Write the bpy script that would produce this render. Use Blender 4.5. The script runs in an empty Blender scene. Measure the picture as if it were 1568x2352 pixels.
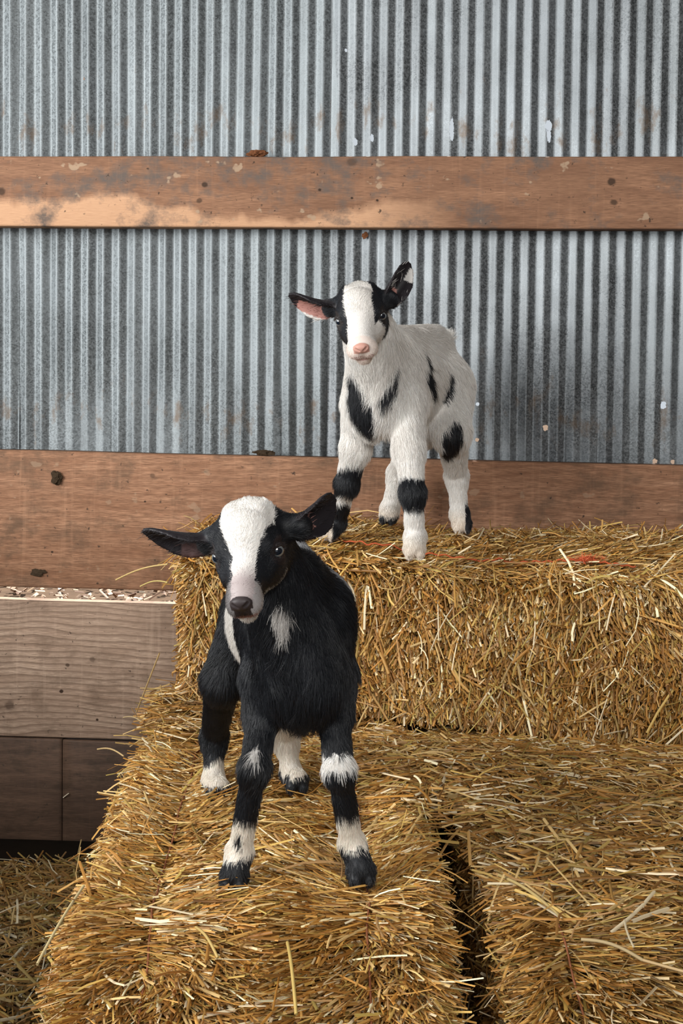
import bpy, bmesh, math, time
import numpy as np
from mathutils import Matrix, Vector

T0 = time.time()
scene = bpy.context.scene
col = scene.collection
rad = math.radians

# ---------------------------------------------------------------- camera
F_PX = 2938.0
CAM = np.array([0.0, -2.65, 0.99])
PPX, PPY = 784.0, 971.0
R_CAM = (Matrix.Rotation(rad(3.0), 3, 'Z') @ Matrix.Rotation(rad(90 - 2.36), 3, 'X') @ Matrix.Rotation(rad(0.6), 3, 'Z'))
cd = bpy.data.cameras.new('camera')
cam = bpy.data.objects.new('camera', cd)
col.objects.link(cam)
cam.matrix_world = Matrix.Translation(CAM.tolist()) @ R_CAM.to_4x4()
cd.sensor_fit = 'VERTICAL'
cd.sensor_height = 36.0
cd.lens = F_PX / 2352 * 36
cd.shift_y = -(1176 - PPY) / 2352
cd.clip_start = 0.05
cd.clip_end = 200
scene.camera = cam
RC = np.array(R_CAM)

def at(px, py, d):
    """point seen at a pixel of the 1568x2352 frame, d metres in front of the camera along Y"""
    v = RC @ np.array([(px - PPX) / F_PX, -(py - PPY) / F_PX, -1.0])
    return CAM + v * (d / v[1])

# ---------------------------------------------------------------- world, sun, lights, exposure
world = bpy.data.worlds.new('overcast_sky')
scene.world = world
world.use_nodes = True
wn = world.node_tree.nodes
bg = wn['Background']
bg.inputs['Color'].default_value = (0.86, 0.93, 1.0, 1)
bg.inputs['Strength'].default_value = 0.50

def area(name, loc, target, sx, sy, power, color):
    ld = bpy.data.lights.new(name, 'AREA')
    ld.shape = 'RECTANGLE'
    ld.size, ld.size_y = sx, sy
    ld.energy = power
    ld.color = color
    o = bpy.data.objects.new(name, ld)
    col.objects.link(o)
    o.location = loc
    o.rotation_euler = (Vector(target) - Vector(loc)).to_track_quat('-Z', 'Y').to_euler()
    return o

area('doorway_light', (-2.4, -2.2, 1.75), (0.1, -0.3, 0.75), 1.6, 2.0, 88, (1.0, 0.99, 0.97))
area('entrance_light', (0.9, -4.6, 2.5), (0.0, -0.6, 0.7), 1.8, 1.4, 56, (1.0, 0.97, 0.93))
sd = bpy.data.lights.new('sun', 'SUN')
sd.energy = 7.0
sd.angle = rad(4)
sd.color = (1.0, 0.95, 0.88)
sun = bpy.data.objects.new('sun', sd)
col.objects.link(sun)
sun.rotation_euler = (rad(-42), 0, rad(-10))      # from behind the metal wall: lights the yard and the plank's upper edge

scene.view_settings.view_transform = 'Standard'
scene.view_settings.look = 'None'
scene.view_settings.gamma = 1.0
scene.view_settings.use_curve_mapping = False
scene.view_settings.exposure = 0.5
scene.cycles.use_denoising = True
scene.cycles.max_bounces = 8

# ---------------------------------------------------------------- helpers
def nrm(v):
    v = np.asarray(v, dtype=np.float64)
    return v / (np.linalg.norm(v, axis=-1, keepdims=True) + 1e-12)

_rs = np.random.RandomState(7)
_LAT = _rs.rand(32, 32, 32).astype(np.float32)

def vnoise(p, scale, seed=0):
    """value noise -1..1 at points p (n,3); scale = feature size in metres"""
    q = np.asarray(p, dtype=np.float32) / scale + seed * 7.31
    i = np.floor(q).astype(np.int64)
    f = (q - i).astype(np.float32)
    f = f * f * (3 - 2 * f)
    i &= 31
    j = (i + 1) & 31
    x0, y0, z0 = i[:, 0], i[:, 1], i[:, 2]
    x1, y1, z1 = j[:, 0], j[:, 1], j[:, 2]
    fx, fy, fz = f[:, 0], f[:, 1], f[:, 2]
    L = _LAT
    a = (L[x0, y0, z0] * (1 - fx) + L[x1, y0, z0] * fx) * (1 - fy) + (L[x0, y1, z0] * (1 - fx) + L[x1, y1, z0] * fx) * fy
    b = (L[x0, y0, z1] * (1 - fx) + L[x1, y0, z1] * fx) * (1 - fy) + (L[x0, y1, z1] * (1 - fx) + L[x1, y1, z1] * fx) * fy
    return (a * (1 - fz) + b * fz) * 2 - 1

def link(name, data, parent=None):
    o = bpy.data.objects.new(name, data)
    col.objects.link(o)
    if parent is not None:
        o.parent = parent
    return o

def empty(name, loc=(0, 0, 0), label=None, cat=None, group=None, kind=None):
    o = bpy.data.objects.new(name, None)
    col.objects.link(o)
    o.location = loc
    o.empty_display_size = 0.05
    tag(o, label, cat, group, kind)
    return o

def tag(o, label=None, cat=None, group=None, kind=None):
    if label: o['label'] = label
    if cat: o['category'] = cat
    if group: o['group'] = group
    if kind: o['kind'] = kind
    return o

def mesh_np(name, V, Fq, mat, colors=None, smooth=False, offset=None):
    """mesh from vertex array and quad/tri array (n,4) or (n,3)"""
    V = np.asarray(V, dtype=np.float32)
    if offset is not None:
        V = V - np.asarray(offset, dtype=np.float32)
    Fq = np.asarray(Fq, dtype=np.int32)
    me = bpy.data.meshes.new(name)
    n, k = Fq.shape
    me.vertices.add(len(V))
    me.vertices.foreach_set('co', V.ravel())
    me.loops.add(n * k)
    me.loops.foreach_set('vertex_index', Fq.ravel())
    me.polygons.add(n)
    me.polygons.foreach_set('loop_start', np.arange(0, n * k, k, dtype=np.int32))
    me.polygons.foreach_set('loop_total', np.full(n, k, dtype=np.int32))
    me.update(calc_edges=True)
    if smooth:
        me.polygons.foreach_set('use_smooth', np.ones(n, dtype=bool))
    if colors is not None:
        a = me.color_attributes.new('tint', 'FLOAT_COLOR', 'POINT')
        c = np.ones((len(V), 4), dtype=np.float32)
        c[:, :3] = colors
        a.data.foreach_set('color', c.ravel())
    if mat: me.materials.append(mat)
    return me

def bm_mesh(name, bm, mat, smooth=False):
    me = bpy.data.meshes.new(name)
    bmesh.ops.recalc_face_normals(bm, faces=bm.faces)
    bm.to_mesh(me)
    bm.free()
    if smooth:
        for p in me.polygons: p.use_smooth = True
    if mat: me.materials.append(mat)
    return me

# ---------------------------------------------------------------- materials
class NT:
    def __init__(self, name):
        self.m = bpy.data.materials.new(name)
        self.m.use_nodes = True
        self.t = self.m.node_tree
        self.b = self.t.nodes['Principled BSDF']
        self.out = self.t.nodes['Material Output']
    def n(self, typ, **kw):
        nd = self.t.nodes.new(typ)
        for k, v in kw.items():
            if k == 'inp':
                for kk, vv in v.items(): self.set(nd, kk, vv)
            else: setattr(nd, k, v)
        return nd
    def set(self, nd, key, val):
        s = nd.inputs[key]
        if isinstance(val, bpy.types.NodeSocket): self.t.links.new(val, s)
        else: s.default_value = val
    def bs(self, key, val): self.set(self.b, key, val)
    def coord(self, scale=(1, 1, 1), loc=(0, 0, 0), kind='Object'):
        tc = self.n('ShaderNodeTexCoord')
        mp = self.n('ShaderNodeMapping', inp={'Vector': tc.outputs[kind], 'Scale': scale, 'Location': loc})
        return mp.outputs[0]
    def noise(self, vec, scale, detail=4, rough=0.55, dist=0.0):
        return self.n('ShaderNodeTexNoise', inp={'Vector': vec, 'Scale': scale, 'Detail': detail, 'Roughness': rough, 'Distortion': dist}).outputs[0]
    def ramp(self, fac, stops, interp='LINEAR'):
        r = self.n('ShaderNodeValToRGB', inp={'Fac': fac})
        r.color_ramp.interpolation = interp
        els = r.color_ramp.elements
        while len(els) < len(stops): els.new(0.5)
        for e, (p, c) in zip(els, stops):
            e.position = p
            e.color = (c, c, c, 1) if isinstance(c, (int, float)) else (*c, 1)
        return r.outputs[0]
    def mix(self, fac, a, b, mode='MIX'):
        m = self.n('ShaderNodeMix', data_type='RGBA', blend_type=mode)
        self.set(m, 0, fac)
        self.set(m, 6, a if isinstance(a, bpy.types.NodeSocket) else (*a, 1))
        self.set(m, 7, b if isinstance(b, bpy.types.NodeSocket) else (*b, 1))
        return m.outputs[2]
    def math(self, op, a, b=0.0, c=None, clamp=False):
        m = self.n('ShaderNodeMath', operation=op, use_clamp=clamp)
        self.set(m, 0, a); self.set(m, 1, b)
        if c is not None: self.set(m, 2, c)
        return m.outputs[0]
    def bump(self, h, strength, dist=0.002):
        b = self.n('ShaderNodeBump', inp={'Height': h, 'Strength': strength, 'Distance': dist})
        self.bs('Normal', b.outputs[0])
    def sep(self, vec):
        return self.n('ShaderNodeSeparateXYZ', inp={0: vec}).outputs

def mat_tint(name, rough=0.6, spec=0.3, sheen=0.0, mult=(1, 1, 1)):
    t = NT(name)
    a = t.n('ShaderNodeAttribute', attribute_name='tint')
    t.bs('Base Color', t.mix(1.0, a.outputs['Color'], mult, 'MULTIPLY'))
    t.bs('Roughness', rough)
    t.bs('Specular IOR Level', spec)
    if sheen: t.bs('Sheen Weight', sheen)
    return t.m

def mat_plain(name, color, rough=0.6, spec=0.4, coat=0.0, var=0.15, vs=60.0):
    t = NT(name)
    n = t.noise(t.coord(), vs, 3)
    c2 = tuple(max(0.0, c * (1 - var)) for c in color)
    t.bs('Base Color', t.mix(n, color, c2))
    t.bs('Roughness', rough)
    t.bs('Specular IOR Level', spec)
    t.bs('Coat Weight', coat)
    return t.m

def mat_metal(name, dark, light, holes, seed=0.0, wear=0.5):
    """galvanised steel: spangle, white oxide bloom, faint rust, drilled and torn holes open to the yard"""
    t = NT(name)
    v = t.coord(loc=(seed, 0, seed))
    vo = t.coord()
    sp = t.n('ShaderNodeTexVoronoi', inp={'Vector': v, 'Scale': 330.0}).outputs['Color']
    spv = t.sep(sp)[0]
    fine = t.noise(v, 900.0, 2)
    vs = t.coord(scale=(14.0, 14.0, 0.9), loc=(seed, 0, 0))
    streak = t.noise(vs, 3.0, 5, 0.6)
    big = t.noise(v, 3.2, 4, 0.6)
    base = t.mix(t.ramp(t.math('ADD', t.math('MULTIPLY', spv, 0.45), t.math('MULTIPLY', fine, 0.6)), [(0.25, 0.0), (0.85, 1.0)]), dark, light)
    base = t.mix(t.ramp(streak, [(0.35, 0.0), (0.75, 0.55)]), base, tuple(c * 0.62 for c in dark))
    bloom = t.ramp(big, [(0.46, 0.0), (0.66, 0.55 * wear)])
    base = t.mix(bloom, base, (0.38, 0.42, 0.445))
    # brown dirt caught in the valleys just above each board
    z = t.sep(vo)[2]
    low = t.math('SUBTRACT', 1.0, t.math('ABSOLUTE', t.math('DIVIDE', t.math('SUBTRACT', z, 1.49), 0.13)), clamp=True)
    low2 = t.math('SUBTRACT', 1.0, t.math('ABSOLUTE', t.math('DIVIDE', t.math('SUBTRACT', z, 0.90), 0.12)), clamp=True)
    lows = t.math('ADD', low, low2)
    dn = t.noise(t.coord(scale=(1, 1, .55), loc=(seed * 2, 3, 1)), 22.0, 5, 0.65)
    dirt = t.ramp(t.math('MULTIPLY', dn, t.math('ADD', 0.80, t.math('MULTIPLY', lows, 0.27))), [(0.55, 0.0), (0.70, 0.8)])
    base = t.mix(dirt, base, (0.13, 0.085, 0.05))
    rn = t.noise(t.coord(loc=(5, 1, seed)), 42.0, 3, 0.7)
    rust = t.ramp(rn, [(0.745, 0.0), (0.79, 0.85)])
    base = t.mix(rust, base, (0.26, 0.11, 0.035))
    t.bs('Base Color', base)
    anyd = t.math('MAXIMUM', t.math('MAXIMUM', dirt, rust), t.math('MULTIPLY', bloom, 0.5))
    t.bs('Metallic', t.math('SUBTRACT', 0.72, t.math('MULTIPLY', anyd, 0.7)))
    t.bs('Roughness', t.math('ADD', 0.44, t.math('MULTIPLY', spv, 0.18)))
    t.bump(t.math('ADD', spv, t.math('MULTIPLY', big, 4.0)), 0.12, 0.0006)
    if holes:
        wob = t.noise(t.coord(), 260.0, 2)
        acc = None
        for (x, zz, rx, rz) in holes:
            m = t.n('ShaderNodeVectorMath', operation='MULTIPLY_ADD')
            t.set(m, 0, vo); m.inputs[1].default_value = (1 / rx, 0.0, 1 / rz); m.inputs[2].default_value = (-x / rx, 0.0, -zz / rz)
            ln = t.n('ShaderNodeVectorMath', operation='LENGTH', inp={0: m.outputs[0]}).outputs['Value']
            acc = ln if acc is None else t.math('MINIMUM', acc, ln)
        acc = t.math('ADD', acc, t.math('MULTIPLY', t.math('SUBTRACT', wob, 0.5), 1.1))
        hole = t.math('LESS_THAN', acc, 1.0)
        tr = t.n('ShaderNodeBsdfTransparent')
        mx = t.n('ShaderNodeMixShader')
        t.set(mx, 0, hole)
        t.t.links.new(t.b.outputs[0], mx.inputs[1])
        t.t.links.new(tr.outputs[0], mx.inputs[2])
        t.t.links.new(mx.outputs[0], t.out.inputs['Surface'])
    return t.m

def mat_wood(name, c_light, c_dark, grain=0.5, ring=0.0, stain=0.5, stain_col=(0.10, 0.065, 0.045), knots=(), bare=None, pale=None, seed=0.0, rough=0.75):
    """sawn timber lying along X"""
    t = NT(name)
    vo = t.coord()
    wv = t.coord(scale=(0.9, 8, 9.0), loc=(seed, 0, seed * 1.7))
    g1 = t.noise(wv, 7.0, 6, 0.62, 0.35)
    g2 = t.noise(t.coord(scale=(3.0, 30, 60.0), loc=(seed, 0, 0)), 14.0, 3, 0.6)
    big = t.noise(t.coord(scale=(1, 1, 2.2), loc=(seed, 2, 0)), 5.0, 4, 0.6)
    base = t.mix(t.ramp(g1, [(0.30, 0.0), (0.72, 1.0)]), c_dark, c_light)
    base = t.mix(t.math('MULTIPLY', t.ramp(g2, [(0.36, 1.0), (0.62, 0.0)]), grain), base, tuple(c * 0.42 for c in c_dark))
    if ring > 0:
        wvx = t.n('ShaderNodeVectorMath', operation='ADD', inp={0: vo})
        dx = t.noise(t.coord(scale=(1.2, 1, 2.4), loc=(seed, 0, 0)), 2.3, 2)
        cmb = t.n('ShaderNodeCombineXYZ', inp={2: t.math('MULTIPLY', dx, 0.07)})
        t.set(wvx, 1, cmb.outputs[0])
        wave = t.n('ShaderNodeTexWave', wave_type='BANDS', bands_direction='Z', wave_profile='SAW',
                   inp={'Vector': wvx.outputs[0], 'Scale': 24.0, 'Distortion': 0.9, 'Detail': 2.0, 'Detail Scale': 1.2})
        base = t.mix(t.math('MULTIPLY', t.ramp(wave.outputs['Fac'], [(0.55, 0.0), (0.95, 1.0)]), ring), base, tuple(c * 0.5 for c in c_dark))
    base = t.mix(t.ramp(big, [(0.35, 0.45), (0.65, 0.0)]), base, tuple(c * 0.6 for c in c_dark))
    if bare:   # an area that the weather never reached: pale raw wood with a ragged upper edge
        xyz = t.sep(vo)
        edge = t.noise(t.coord(scale=(1, 1, 0.6), loc=(seed, 7, 0)), 9.0, 5, 0.6)
        hump = t.math('SINE', t.math('MULTIPLY_ADD', xyz[0], bare[3], bare[4]))
        lim = t.math('ADD', bare[0], t.math('ADD', t.math('MULTIPLY', edge, bare[1]), t.math('MULTIPLY', hump, bare[2])))
        up = t.ramp(t.math('MULTIPLY_ADD', t.math('SUBTRACT', lim, xyz[2]), 28.0, 0.5), [(0.25, 0.0), (0.75, 1.0)])
        side = t.ramp(t.math('MULTIPLY_ADD', xyz[0], -4.0, 0.5), [(0.1, 0.0), (0.9, 1.0)])
        bm_ = t.math('MULTIPLY', up, side)
        base = t.mix(t.math('MULTIPLY', bm_, 0.95), base, t.mix(g2, (0.46, 0.25, 0.14), (0.74, 0.45, 0.27)))
    mold = t.noise(t.coord(scale=(1, 1, 1.3), loc=(seed, 1, 4)), 13.0, 6, 0.68)
    base = t.mix(t.math('MULTIPLY', t.ramp(mold, [(0.50, 0.0), (0.68, 1.0)]), stain), base, stain_col)
    drip = t.noise(t.coord(scale=(22, 1, 1.2), loc=(seed, 0, 0)), 3.0, 4, 0.6)
    base = t.mix(t.ramp(drip, [(0.56, 0.0), (0.75, 0.12)]), base, tuple(min(1, c * 1.5) for c in c_light))
    spk = t.noise(t.coord(loc=(seed, 0, 9)), 75.0, 3, 0.7)
    base = t.mix(t.ramp(spk, [(0.66, 0.0), (0.73, 0.85)]), base, (0.035, 0.025, 0.018))
    if pale:   # dried pale splashes
        ps = t.noise(t.coord(scale=(1, 1, 1.2), loc=(seed, 3, 3)), 24.0, 3, 0.5)
        base = t.mix(t.ramp(ps, [(0.655, 0.0), (0.685, pale)]), base, (0.42, 0.30, 0.20))
    for (x, z, r, s) in knots:
        m = t.n('ShaderNodeVectorMath', operation='MULTIPLY_ADD')
        t.set(m, 0, vo); m.inputs[1].default_value = (1 / r, 0, 1 / (r * .85)); m.inputs[2].default_value = (-x / r, 0, -z / (r * .85))
        ln = t.n('ShaderNodeVectorMath', operation='LENGTH', inp={0: m.outputs[0]}).outputs['Value']
        ln = t.math('ADD', ln, t.math('MULTIPLY', t.math('SUBTRACT', spk, 0.5), 0.9))
        base = t.mix(t.math('MULTIPLY', t.ramp(ln, [(0.55, 1.0), (1.0, 0.0)]), s), base, (0.045, 0.025, 0.015))
    t.bs('Base Color', base)
    t.bs('Roughness', rough)
    t.bs('Specular IOR Level', 0.25)
    t.bump(t.math('ADD', g2, t.math('MULTIPLY', g1, 1.5)), 0.35, 0.0015)
    return t.m

M_STRAW = mat_tint('straw', 0.48, 0.35, 0.0, (1.16, 1.11, 1.05))
M_FLOORSTRAW = mat_tint('matte_straw', 0.65, 0.2)
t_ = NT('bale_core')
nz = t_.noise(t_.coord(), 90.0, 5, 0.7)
t_.bs('Base Color', t_.ramp(nz, [(0.3, (0.03, 0.016, 0.005)), (0.75, (0.16, 0.09, 0.03))]))  # near-black brown stands in for shade in the gaps between straws
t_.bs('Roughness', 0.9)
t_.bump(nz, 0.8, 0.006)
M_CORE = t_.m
M_TWINE = mat_plain('orange_twine', (0.62, 0.13, 0.045), 0.6, 0.2, 0, 0.4, 200)
M_TWINE2 = mat_plain('dusty_twine', (0.40, 0.15, 0.07), 0.7, 0.15, 0, 0.5, 200)
M_HAIR = mat_tint('goat_hair', 0.42, 0.5)
M_SKIN = mat_tint('goat_skin', 0.5, 0.35)
M_HORN = mat_plain('hoof_horn', (0.05, 0.045, 0.045), 0.4, 0.5, 0.0, 0.5, 120)
M_HORN2 = mat_plain('pale_hoof_horn', (0.42, 0.33, 0.25), 0.45, 0.4, 0.0, 0.4, 120)
M_EYE = mat_plain('eyeball', (0.02, 0.015, 0.015), 0.08, 0.6, 1.0, 0.1)
M_IRIS = mat_plain('iris', (0.20, 0.215, 0.215), 0.15, 0.5, 1.0, 0.35, 900)
M_PUPIL = mat_plain('pupil', (0.006, 0.010, 0.018), 0.04, 0.8, 1.0, 0.0)
M_MUD = mat_plain('dried_mud', (0.075, 0.05, 0.03), 0.9, 0.1, 0, 0.7, 150)
M_NEST = mat_plain('crumbled_nest', (0.25, 0.10, 0.045), 0.95, 0.1, 0, 0.7, 220)
M_EARTH = mat_plain('packed_earth', (0.045, 0.034, 0.022), 0.95, 0.1, 0, 0.5, 30)
M_YARD = mat_plain('yard_earth', (0.20, 0.13, 0.085), 0.95, 0.1, 0, 0.6, 14)
M_DARKWOOD = mat_plain('dark_blocker_boards', (0.07, 0.05, 0.038), 0.85, 0.2, 0, 0.5, 8)

# ---------------------------------------------------------------- structure
def plane_mesh(name, pts, mat):
    me = mesh_np(name, pts, [[0, 1, 2, 3]], mat)
    return me

floor = link('floor', mesh_np('floor', [(-3, -6, 0), (2.2, -6, 0), (2.2, .02, 0), (-3, .02, 0),
                                       (-3, -6, -.1), (2.2, -6, -.1), (2.2, .02, -.1), (-3, .02, -.1)],
                              [[0, 1, 2, 3], [4, 7, 6, 5], [0, 4, 5, 1], [1, 5, 6, 2], [2, 6, 7, 3], [3, 7, 4, 0]], M_EARTH))
tag(floor, kind='structure')

def box_mesh(name, x0, x1, y0, y1, z0, z1, mat):
    bm = bmesh.new()
    bmesh.ops.create_cube(bm, size=1)
    for v in bm.verts:
        v.co = ((x0 + x1) / 2 + v.co.x * (x1 - x0), (y0 + y1) / 2 + v.co.y * (y1 - y0), (z0 + z1) / 2 + v.co.z * (z1 - z0))
    return bm_mesh(name, bm, mat)

tag(link('blocker_wall_right', box_mesh('blocker_wall_right', 1.75, 1.80, -5.2, .05, 0, 3.3, M_DARKWOOD)), kind='structure')  # unseen, added to block sky light and give the ribs a dark reflection
tag(link('blocker_wall_left', box_mesh('blocker_wall_left', -1.50, -1.45, -3.0, .05, 0, 0.85, M_DARKWOOD)), kind='structure')  # unseen low barrier, added to keep light off the floor at left
tag(link('blocker_ceiling', box_mesh('blocker_ceiling', -3.0, 1.85, -3.6, 0.25, 3.3, 3.36, M_DARKWOOD)), kind='structure')  # unseen cover, added to keep sun and sky light out from above
tag(link('ground', box_mesh('ground', -12, 12, 0.12, 24, -.1, 0.0, M_YARD)), kind='structure')

wall = empty('wall_back', (0, 0, 0), kind='structure')

def z_at(px, py, d):
    return at(px, py, d)[2]

PITCH = 0.0326
A_COR = 0.0043

def corrugated(name, x0, x1, z0, z1, yoff, mat, seed):
    """one roofing sheet: ribs at 12 rows of faces each, slight bows and dents"""
    rng = np.random.RandomState(seed)
    nx = int((x1 - x0) / PITCH * 14)
    xs = np.linspace(x0, x1, nx + 1)
    zs = np.linspace(z0, z1, 70)
    X, Z = np.meshgrid(xs, zs)
    ph = (X - RIB0) / PITCH * 2 * math.pi
    s = np.sin(ph)
    prof = np.arcsin(0.975 * s) / math.asin(0.975)
    P = np.stack([X.ravel(), np.zeros(X.size), Z.ravel()], 1)
    wob = vnoise(P * [1, 1, 0.35], 0.12, seed).reshape(X.shape)
    wob2 = vnoise(P * [1, 1, 0.6], 0.035, seed + 3).reshape(X.shape)
    # every rib a little different in height; some flattened towards the foot of the sheet
    rib = np.floor((X - RIB0) / PITCH + 0.25).astype(int)
    ramp = rng.rand(400)[(rib + 100) % 400]
    flat = np.clip((0.98 - Z) / 0.12, 0, 1) * (ramp > 0.72) * 0.6
    amp = A_COR * (0.86 + 0.22 * ramp) * (1 - flat)
    Y = yoff - prof * amp + wob * 0.0022 + wob2 * 0.0005
    Xd = X + wob * 0.0012
    V = np.stack([Xd.ravel(), Y.ravel(), Z.ravel()], 1)
    m, n = X.shape
    idx = np.arange(m * n).reshape(m, n)
    F = np.stack([idx[:-1, :-1].ravel(), idx[:-1, 1:].ravel(), idx[1:, 1:].ravel(), idx[1:, :-1].ravel()], 1)
    o = link(name, mesh_np(name, V, F, mat, smooth=True), wall)
    return o

RIB0 = at(87.0, 340, 2.65)[0]
def hole(px, py, rx, rz):
    p = at(px, py, 2.65)
    return (p[0], p[2], rx / 1109, rz / 1109)
H2 = [hole(794, 115, 3, 4), hole(816, 327, 5, 8), hole(854, 318, 4, 9), hole(1037, 298, 5, 26), hole(1259, 290, 8, 12), hole(1260, 312, 5, 15),
      hole(1252, 982, 6, 7), hole(1096, 928, 4, 4), hole(1095, 1010, 4, 4)]
H3 = [hole(1523, 931, 6, 9), hole(1503, 1059, 6, 6), hole(1544, 1061, 5, 5)]
xa, xb, xc = at(22, 500, 2.65)[0], at(768, 500, 2.65)[0], at(1418, 500, 2.65)[0]
ZB, ZT = 0.74, 2.6
m1 = mat_metal('galvanised_steel', (0.105, 0.116, 0.120), (0.335, 0.37, 0.385), [], 0.0, 0.5)
m2 = mat_metal('galvanised_steel_weathered', (0.085, 0.093, 0.098), (0.355, 0.38, 0.395), H2, 4.0, 0.7)
m3 = mat_metal('galvanised_steel_end', (0.09, 0.099, 0.103), (0.365, 0.392, 0.405), H3, 9.0, 0.6)
sheets = [corrugated('corrugated_sheet', -1.9, xa + .02, ZB, ZT, -0.0016, m1, 2),
          corrugated('corrugated_sheet', xa - .012, xb + .004, ZB, ZT, 0.0, m1, 3),
          corrugated('corrugated_sheet', xb - .012, xc + .02, ZB, ZT, -0.0018, m2, 4),
          corrugated('corrugated_sheet', xc - .010, 1.745, ZB, ZT, 0.0, m3, 5)]

def plank(name, L, Rr, x0, x1, mat, th=0.038, seed=1, bev=0.004):
    """L, Rr = ((py_top, py_bottom) at px 0) and at px 1568; front face at Y=-0.045"""
    yf = -0.045
    dd = 2.65 + yf
    tl, bl = at(0, L[0], dd), at(0, L[1], dd)
    tr, br = at(1568, Rr[0], dd), at(1568, Rr[1], dd)
    def zline(a, b, x): return a[2] + (b[2] - a[2]) * (x - a[0]) / (b[0] - a[0])
    nseg = 90
    xs = np.linspace(x0, x1, nseg)
    rng = np.random.RandomState(seed)
    n = np.interp(np.linspace(0, 1, nseg), np.linspace(0, 1, 14), rng.randn(14)) * 0.0005
    n2 = np.interp(np.linspace(0, 1, nseg), np.linspace(0, 1, 12), rng.randn(12)) * 0.0005
    rings = []
    for i, x in enumerate(xs):
        zt, zb = zline(tl, tr, x) + n[i], zline(bl, br, x) + n2[i]
        b = bev
        ring = [(x, yf + b, zt), (x, yf + b * .3, zt - b * .3), (x, yf, zt - b), (x, yf, zb + b), (x, yf + b * .3, zb + b * .3), (x, yf + b, zb), (x, yf + th, zb), (x, yf + th, zt)]
        rings.append(ring)
    V = np.array(rings).reshape(-1, 3)
    k = 8
    F = []
    for i in range(nseg - 1):
        for j in range(k):
            a, b_ = i * k + j, i * k + (j + 1) % k
            F.append((a, b_, b_ + k, a + k))
    me = mesh_np(name, V, F, mat)
    bm = bmesh.new(); bm.from_mesh(me)
    bm.verts.ensure_lookup_table()
    bm.faces.new([bm.verts[j] for j in range(k)][::-1])
    bm.faces.new([bm.verts[(nseg - 1) * k + j] for j in range(k)])
    bmesh.ops.recalc_face_normals(bm, faces=bm.faces)
    bm.to_mesh(me); bm.free()
    return link(name, me, wall)

def kn(px, py, rpx, s=0.9):
    p = at(px, py, 2.605)
    return (p[0], p[2], rpx / 1128, s)

W1 = mat_wood('rail_wood', (0.44, 0.235, 0.135), (0.26, 0.130, 0.075), 0.6, 0.1, 0.95, (0.125, 0.100, 0.085),
              [kn(470, 424, 9), kn(457, 461, 8, .7), kn(734, 436, 5, 1), kn(1404, 418, 12), kn(1410, 465, 10, .8), kn(808, 455, 4, 1), kn(866, 460, 4, 1), kn(808, 372, 14, .5), kn(3, 440, 12, .8)],
              bare=(1.272, 0.085, 0.022, 9.0, 1.3), pale=0.75, seed=1.0)
W2 = mat_wood('wide_plank_wood', (0.60, 0.335, 0.20), (0.34, 0.165, 0.090), 0.85, 0.45, 0.7, (0.115, 0.072, 0.045),
              [kn(120, 1268, 4, 1), kn(88, 1316, 13, .7), kn(350, 1093, 7, .5), kn(333, 1152, 3, 1)], pale=0.35, seed=3.0)
W3 = mat_wood('pale_plank_wood', (0.66, 0.49, 0.365), (0.42, 0.28, 0.195), 0.7, 1.0, 0.55, (0.14, 0.09, 0.06),
              [kn(141, 1588, 6, 1), kn(155, 1528, 6, .8), kn(22, 1620, 15, .6), kn(212, 1515, 8, .5), kn(223, 1653, 4, 1)], seed=6.0)
W4 = mat_wood('damp_plank_wood', (0.17, 0.10, 0.065), (0.075, 0.045, 0.030), 0.5, 0.0, 0.6, (0.022, 0.017, 0.010), [], seed=8.0, rough=0.6)

tag(plank('plank', (358, 519), (359, 527), -1.5, 1.74, W1, 0.038, 1), 'narrow orange-brown rail with raw peach lower edge')
tag(plank('plank', (1034, 1348), (1069, 1388), -1.5, 1.74, W2, 0.038, 2), 'wide red-brown plank')
tag(plank('plank', (1378, 1691), (1424, 1737), -1.5, 1.74, W3, 0.038, 3), 'pale grey-brown plank with strong grain lines')
xj = at(143, 1750, 2.605)[0]
tag(plank('plank', (1694, 1936), (1740, 1990), -1.5, xj - .0008, W4, 0.036, 4), 'dark damp plank left of the joint')
tag(plank('plank', (1696, 1936), (1740, 1990), xj + .0008, 1.74, W4, 0.037, 5), 'dark damp plank right of the joint')

# ---------------------------------------------------------------- straw
def straw_colors(n, rng, bright=1.0, pal=None):
    pal = np.array(pal if pal is not None else
                   [(0.50, 0.285, 0.082), (0.40, 0.195, 0.042), (0.62, 0.44, 0.19), (0.27, 0.130, 0.032), (0.54, 0.37, 0.11), (0.44, 0.26, 0.11), (0.88, 0.76, 0.52), (0.40, 0.30, 0.085)])
    w = np.array([.23, .18, .15, .13, .11, .08, .08, .04])
    k = rng.choice(len(pal), n, p=w / w.sum())
    c = pal[k] * (0.60 + 0.60 * rng.rand(n, 1)) * bright
    return np.clip(c, 0, 0.95)

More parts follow.
